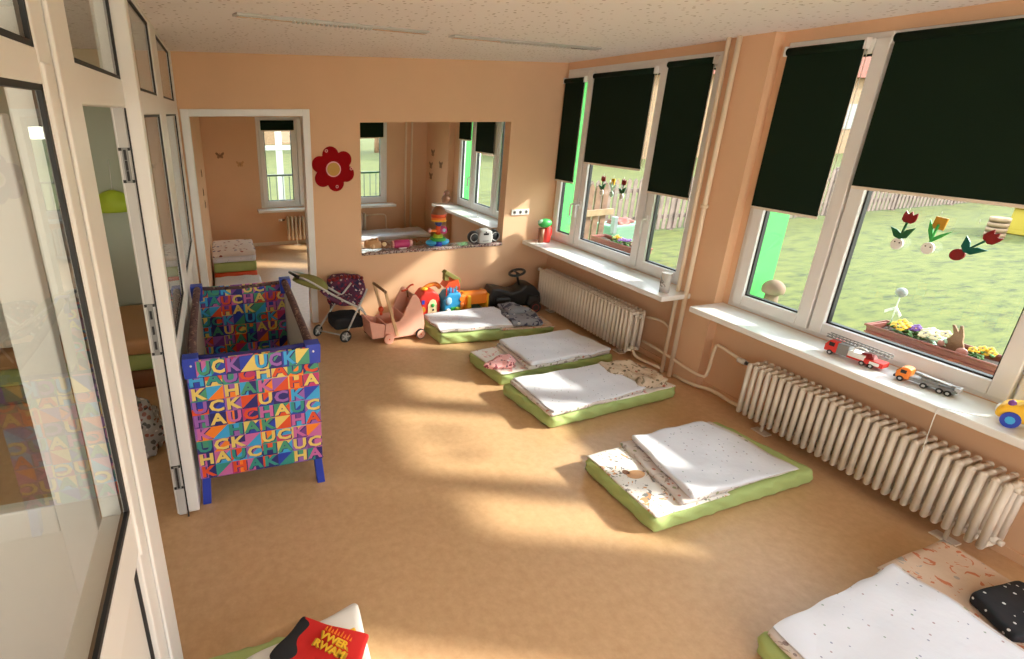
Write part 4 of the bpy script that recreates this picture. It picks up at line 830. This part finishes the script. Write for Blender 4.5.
# ------------------------------------------------------------------ wooden tulips hanging in the windows
def tulip(label, y, z, s, tilt, petal, bulb, leafm='leafdark', square=False):
    """plate figure facing the room: local u to the right (= -Y)"""
    T = thing('tulip_ornament', label, 'window ornament', (3.432, y, z), -PI/2, 'flat wooden tulips hanging in the windows'); cr, sr = math.cos(tilt), math.sin(tilt)
    def g(u, v, d): return ((u*cr-v*sr)*s, d, (u*sr+v*cr)*s)
    def pr(nm, pts, m, d=0):
        b = B(); b.prism(pts, g, -.004+d, .004+d, m); b.done(nm, T, bevel=.001)
    if square: pr('blossom', [(-.17, .35), (.17, .35), (.17, .75), (-.17, .75)], petal)
    else: pr('blossom', [(-.10, .42), (-.19, .50), (-.20, .66), (-.17, .80), (-.07, .70), (0, .82), (.07, .70), (.17, .80), (.20, .66), (.19, .50), (.10, .42)], petal)
    pr('stem', [(-.025, -.1), (.025, -.1), (.03, .52 if square else .44), (-.03, .52 if square else .44)], leafm, -.002 if not square else -.006)
    if square:
        pr('leaf', [(0, -.12), (-.20, .25), (-.28, .62), (-.10, .35), (.02, .0)], leafm, -.003); pr('leaf', [(0, -.12), (.20, .10), (.42, .40), (.16, .22), (-.02, .02)], leafm, -.003)
    else:
        pr('leaf', [(0, -.15), (-.18, -.10), (-.38, .18), (-.16, .14), (0, .04)], leafm, -.003); pr('leaf', [(0, -.15), (.18, -.06), (.30, .34), (.08, .20), (0, .04)], leafm, -.003)
    b = B(); b.prism([(x*.9, y_-.32) for x, y_ in disc(18, .20)], g, -.005, .005, bulb)
    if bulb == 'white':
        for q in (-.07, .07): b.prism([(x+q, y_-.26) for x, y_ in disc(8, .025)], g, -.0065, -.0045, 'black')
    b.done('bulb', T, bevel=.001)
    b = B(); b.tube([(0, 0, .8*s), (0, .0, .8*s+.02)], .0008, 'white', 4); b.done('thread', T)
tulip('red wooden tulip with white bulb, leftmost in the window with the lawn', 1.857, 1.395, .155, -.12, 'darkred', 'white')
tulip('yellow square-headed wooden flower in the window with the lawn', 1.725, 1.40, .150, -.10, 'gold', 'white', 'green', True)
tulip('tilted red wooden tulip with red bulb, rightmost in the window with the lawn', 1.575, 1.385, .155, -.75, 'darkred', 'darkred', 'tealdark')
tulip('red wooden tulip in the far window, leftmost of its three', 4.235, 1.345, .135, 0, 'darkred', 'white')
tulip('pale green and yellow wooden flower in the middle of the far window', 4.10, 1.345, .130, 0, 'yellow', 'mint', 'mint', True) 
tulip('red wooden tulip in the far window, rightmost of its three', 3.965, 1.345, .135, -.05, 'darkred', 'white')

# ------------------------------------------------------------------ planters and garden
def planter(label, y0, y1, z0, tag2):
    L = y0-y1; T = thing('planter', label, 'planter', (3.72, y0, z0), -PI/2)
    b = B(); h = .148
    for (a, c, d, e, w0, w1) in ((.02, .0, L-.02, L, -.07, -.085),): pass
    b.prism([(.015, 0), (L-.015, 0), (L, h), (0, h)], lambda u, v, d: (u, d*(.82+.18*v/h), v), -.088, -.078, 'terracotta'); b.prism([(.015, 0), (L-.015, 0), (L, h), (0, h)], lambda u, v, d: (u, d*(.82+.18*v/h), v), .078, .088, 'terracotta')
    b.prism([(0.015, 0), (.025, 0), (.01, h), (0, h)], lambda u, v, d: (u, d, v), -.08, .08, 'terracotta'); b.prism([(L-.025, 0), (L-.015, 0), (L, h), (L-.01, h)], lambda u, v, d: (u, d, v), -.08, .08, 'terracotta')
    b.box((.02, -.075, 0), (L-.02, .075, .01), 'terracotta'); b.done('trough', T, bevel=.002)
    b = B(); b.tube([(-.004, -.09, h), (L+.004, -.09, h), (L+.004, .09, h), (-.004, .09, h)], .008, 'terracotta', 6, closed=True); b.box((0, -.092, h-.045), (L, -.085, h-.035), 'terracotta'); b.done('rim', T)
    b = B(); b.soft([(.03, -.055), (L-.03, -.055), (L-.03, .055), (.03, .055)], .015, h-.02, .005, 'soil', 40, 10, 3, .006, 20, 2); b.done('soil', T)
    return T
def pansy(label, x, y, z, m, n=6, seed=0, leafm='leaf', s=1.):
    rg = random.Random(seed); T = thing('pansy', label, 'flower', (x, y, z), 0, 'flowering plants in the window planters')
    b = B()
    for k in range(26):
        a = rg.uniform(0, 6.28); r = rg.uniform(.0, .055)*s; zz = rg.uniform(-.005, .045)*s; c = Vector((math.cos(a)*r, math.sin(a)*r, zz))
        b.ball(c, .014*s, leafm, (1.2, .8, .35), 8, Matrix.Rotation(rg.uniform(-1, 1), 4, 'X') @ Matrix.Rotation(rg.uniform(0, 6), 4, 'Z'))
    b.done('leaves', T)
    for k in range(n):
        a = rg.uniform(0, 6.28); r = rg.uniform(.012, .05)*s; c = Vector((math.cos(a)*r-.01, math.sin(a)*r, rg.uniform(.04, .062)*s)); b = B(); R2 = Matrix.Rotation(-.7, 4, 'Y')
        for q in range(5):
            t = 2*PI*q/5; d = R2 @ Vector((math.cos(t)*.011*s, math.sin(t)*.011*s, 0)); b.ball(c+d, .0105*s, m, (1, 1, .35), 8, R2)
        b.ball(c+R2 @ Vector((0, 0, .003)), .004*s, 'navy' if m in ('yellow', 'cream') else 'yellow', (1, 1, .5), 6); b.done('blossom', T)
planter('terracotta planter outside the window with the lawn', 1.985, 1.37, .663, 0)
pz = .795
pansy('yellow pansies at the left end of the right planter', 3.72, 1.87, pz, 'yellow', 8, 1, s=1.15)
pansy('violet pansies in the right planter', 3.72, 1.785, pz, 'purple', 7, 2)
pansy('pale mint and cream plant left of the wooden rabbit', 3.72, 1.70, pz, 'cream', 9, 3, 'mint', 1.2)
pansy('yellow pansies right of the wooden rabbit', 3.72, 1.50, pz, 'yellow', 6, 4, s=.9)
T = thing('rabbit_ornament', 'small brown wooden rabbit sitting in the right planter', 'garden ornament', (3.70, 1.615, .785), -PI/2)
b = B(); g = lambda u, v, d: (u, d, v)
b.prism([(-.05, 0), (.045, 0), (.05, .04), (.035, .075), (.03, .105), (.012, .155), (.002, .155), (.006, .115), (-.02, .150), (-.03, .148), (-.012, .105), (-.02, .08), (-.045, .05)], g, -.006, .006, 'wood_brown'); b.done('body', T, bevel=.002)
b = B(); b.ball((-.045, -.01, .035), .018, 'rose', (1, .5, 1)); b.ball((.05, -.01, .02), .026, 'rose', (1, .5, 1)); b.done('tail', T)
T = thing('ball_ornament', 'white ball on a thin stick in the right planter', 'garden ornament', (3.74, 1.93, .785))
b = B(); b.cyl((0, 0, 0), (0, 0, .22), .003, 'white', 6); b.done('stick', T); b = B(); b.ball((0, 0, .235), .028, 'outdoor_white'); b.done('ball', T); b = B(); b.prism([(.0, .11), (.05, .07), (.045, .055), (0, .09), (-.03, .05), (-.035, .065)], lambda u, v, d: (d, u, v+.04), -.003, .003, 'white'); b.done('bow', T)
T = thing('mushroom_ornament', 'stone-coloured mushroom ornament outside the right window, before the green reveal', 'garden ornament', (3.66, 2.60, .663))
b = B(); b.cone((0, 0, 0), (0, 0, .16), .050, .038, 'stone_tan', 20); b.done('stem', T)
b = B(); vs = b.ball((0, 0, .175), .070, 'stone_tan', (1, 1, .95), 24)
for v in vs:
    if v.co.z < .15: v.co.z = .15+(v.co.z-.15)*.25
b.done('cap', T)
planter('terracotta planter outside the window nearest the far wall', 4.55, 3.90, .663, 1)
pansy('yellow flowers in the left planter', 3.72, 4.27, pz, 'yellow', 6, 11); pansy('violet flowers in the left planter', 3.72, 4.15, pz, 'violet', 6, 12); pansy('pink flowers in the left planter, by the window post', 3.72, 4.0, pz, 'rose', 7, 13)

G = -.30
b = B(); b.box((XW+.34, -30, G-.1), (60, 60, G), 'lawn'); struct(b.done('lawn'), 'sunlit patchy green lawn outside the windows', 'lawn')
b = B(); b.box((-20, YB+.34, G-.1), (XW+.34, 60, G), 'lawn'); struct(b.done('lawn'), 'lawn behind the next room', 'lawn')
def fence(label, x0, x1, y0, y1, z0, z1, pitch=.15, m='timber_fence', pw=.085, posts=2.4):
    d = Vector((x1-x0, y1-y0, 0)); L = d.length; T = thing('picket_fence', label, 'fence', (x0, y0, z0), math.atan2(d.y, d.x)); h = z1-z0
    b = B(); n = int(L/pitch)
    for i in range(n): x = i*pitch; b.prism([(x, .04), (x+pw, .04), (x+pw, h-.05), (x+pw/2, h), (x, h-.05)], lambda u, v, q: (u, q, v), -.03, -.01, m)
    b.done('slat_panel', T)
    b = B()
    for z in (.25, h-.28): b.box((0, -.01, z), (L, .03, z+.08), m)
    b.done('rail', T)
    k = 0.
    while k <= L+.01: b = B(); b.box((k-.05, -.01, 0), (k+.05, .09, h+.02), m); b.done('post', T); k += posts
fence('weathered picket fence running along the lawn', 6.6, 21.0, 8.70, 9.3, G, .80)
fence('distant picket fence closing the lawn', 21.3, 26.0, 9.1, 4.0, G, .80)
T = thing('wooden_gate', 'tall brown wooden gate outside the far window', 'gate', (4.47, 6.25, G), .12)
b = B()
for i in range(6): x = i*.135; b.prism([(x, .05), (x+.095, .05), (x+.095, 1.33+.05*math.sin(i)), (x+.05, 1.39), (x, 1.33)], lambda u, v, q: (u, q, v), -.03, -.008, 'timber_gate')
b.done('slat_panel', T)
b = B(); b.box((0, -.09, .95), (.85, -.03, 1.03), 'timber_pale'); b.box((0, -.01, .25), (1.85, .03, .34), 'timber_gate'); b.done('rail', T)
b = B(); b.box((1.60, -.06, 0), (1.76, .10, 1.42), 'timber_gate'); b.done('post', T); b = B(); b.prism([(0, .55), (0, .65), (.8, .36), (.8, .26)], lambda u, v, q: (u, q, v), -.07, -.032, 'timber_pale'); b.done('brace', T)
T = thing('raised_bed', 'mint green raised flower bed outside the far window', 'flower bed', (5.75, 6.75, G), .12); T.scale = (.62, .9, 1.55)
b = B(); b.box((0, 0, 0), (1.2, .45, .42), 'outdoor_mint'); b.done('box', T, bevel=.02); b = B(); b.box((0, -.04, .35), (.12, .04, .52), 'outdoor_white'); b.box((1.02, -.04, .35), (1.14, .04, .52), 'outdoor_white'); b.done('end_post', T, bevel=.01)
b = B(); b.lump((.6, .2, .42), (.35, .14, .05), 'terracotta', .4, 8, 2, 24); b.done('plants', T)
T = thing('play_house', 'yellow plastic playhouse with red shutter on the lawn', 'playhouse', (15.2, 5.45, G), 0); T.scale = (.9, .85, .55)
b = B(); b.box((0, 0, 0), (1.4, 1.3, .95), 'outdoor_yellow'); b.prism([(-.1, .95), (1.5, .95), (1.2, 1.5), (.2, 1.5)], lambda u, v, q: (u, q, v), -.1, 1.4, 'outdoor_yellow'); b.done('walls', T, bevel=.04)
b = B(); b.box((-.02, .2, .35), (.02, .6, .7), 'scarlet'); b.box((.3, -.02, .35), (.7, .02, .7), 'scarlet'); b.done('shutter', T)
T = thing('wooden_barrel', 'brown wooden barrel table beside the yellow playhouse', 'garden furniture', (14.6, 6.42, G))
b = B()
for k in range(4): b.cyl((0, 0, k*.10), (0, 0, k*.10+.08), .15, 'timber_pale', 18)
b.done('staves', T)
T = thing('low_building', 'low pale building with windows beyond the fence', 'building', (15, 24, G))
b = B(); b.box((0, 0, 0), (26, 6, 4.2), 'timber_pale'); b.done('wall', T); b = B(); b.prism([(-.5, 4.2), (26.5, 4.2), (24, 6.5), (2, 6.5)], lambda u, v, q: (u, q, v), -.4, 6.4, 'terracotta'); b.done('roof', T)
for k in range(8): b = B(); b.box((1.5+k*3.1, -.05, 1.4), (3.0+k*3.1, 0.02, 2.8), 'grey'); b.done('window', T)
# behind the next room
T = thing('balcony_railing', 'thin dark metal railing outside the rear window', 'railing', (-.5, YB+.75, G))
b = B()
for k in range(40): b.cyl((k*.11, 0, 0), (k*.11, 0, 1.32), .007, 'dark_steel', 6)
b.done('bars', T); b = B(); b.box((0, -.015, 1.30), (4.4, .015, 1.33), 'dark_steel'); b.box((0, -.015, .75), (4.4, .015, .77), 'dark_steel'); b.done('handrail', T)
T = thing('white_post', 'white wooden cross-shaped post on the grass behind the next room', 'post', (1.30, 12.0, G)); b = B(); b.box((-.065, -.06, 0), (.065, .06, 2.3), 'outdoor_white'); b.done('upright', T); b = B(); b.box((-.45, -.07, 1.56), (.45, -.05, 1.66), 'outdoor_white'); b.done('crossbar', T)
def tree(label, x, y, h, r, seed):
    T = thing('garden_tree', label, 'tree', (x, y, G)); b = B(); b.cone((0, 0, 0), (0, 0, h*.5), .16, .10, 'wood_brown', 10); rg = random.Random(seed)
    for k in range(7): a = rg.uniform(0, 6.3); b.cone((0, 0, h*rg.uniform(.3, .5)), (math.cos(a)*r*.7, math.sin(a)*r*.7, h*rg.uniform(.65, .9)), .06, .02, 'wood_brown', 6)
    b.done('trunk', T); b = B()
    for k in range(6): a = rg.uniform(0, 6.3); b.lump((math.cos(a)*r*.5, math.sin(a)*r*.5, h*rg.uniform(.65, .9)), (r*.6, r*.6, r*.45), 'leaf', .4, 1.6, seed+k, 20)
    b.done('crown', T)
tree('bushy tree behind the next room, left of the white post', 1.6, 34, 4.5, 2.2, 3); tree('bushy tree behind the next room, right of the white post', 9.6, 33, 4.2, 2.0, 5)
T = thing('garden_house', 'pale house at the far side of the grass behind the next room', 'building', (-2, 44, G)); b = B(); b.box((0, 0, 0), (11, 5, 4), 'timber_pale'); b.done('wall', T); b = B(); b.prism([(-.4, 4), (11.4, 4), (10, 6), (1, 6)], lambda u, v, q: (u, q, v), -.4, 5.4, 'terracotta'); b.done('roof', T)
for k in range(4): b = B(); b.box((1+k*2.6, -.05, 1.2), (2.2+k*2.6, .02, 2.6), 'grey'); b.done('window', T)

# ------------------------------------------------------------------ corridor things
T = thing('green_balloon', 'shrivelled lime green balloon hanging on the corridor wall', 'balloon', (-.86, 4.90, 1.29))
b = B(); b.lump((0, 0, 0), (.14, .08, .115), 'lime', .12, 7, 3, 30); b.done('balloon_skin', T); b = B(); b.cyl((0, .02, .11), (0, .095, .35), .003, 'white', 6); b.done('string', T)
z = 0
for i, (h, m, l) in enumerate(((.15, 'brown', 'brown mattress at the bottom of the corridor stack'), (.13, 'green_sheet', 'green mattress in the middle of the corridor stack'), (.12, 'orange', 'orange-brown mattress topping the corridor stack'))):
    T = thing('folded_mattress', l, 'mattress', (-1.25, 4.45, z)); b = B(); b.soft([(-.70, -.45), (.66, -.45), (.66, .45), (-.70, .45)], 0, h, .025, 'tan' if m == 'orange' else m, 30, 20, 4, .004, 7, i); b.done('cover', T); z += h+.001
T = thing('foil_bag', 'crumpled silver foil bag on the corridor floor behind the door frame', 'bag', (-.64, 3.15, 0)); b = B(); b.lump((0, 0, .115), (.14, .13, .20), 'foil', .35, 12, 2, 34); b.done('foil_skin', T, label='silver crumpled foil'); b = B(); b.lump((.02, -.03, .32), (.07, .06, .05), 'foil', .4, 18, 5, 20); b.done('top_knot', T)
T = thing('plastic_bag', 'translucent white plastic bag on top of the corridor stack', 'bag', (-1.55, 4.30, .402)); b = B(); b.lump((0, 0, .12), (.30, .22, .16), 'white', .35, 7, 4, 34); b.done('bag_skin', T)
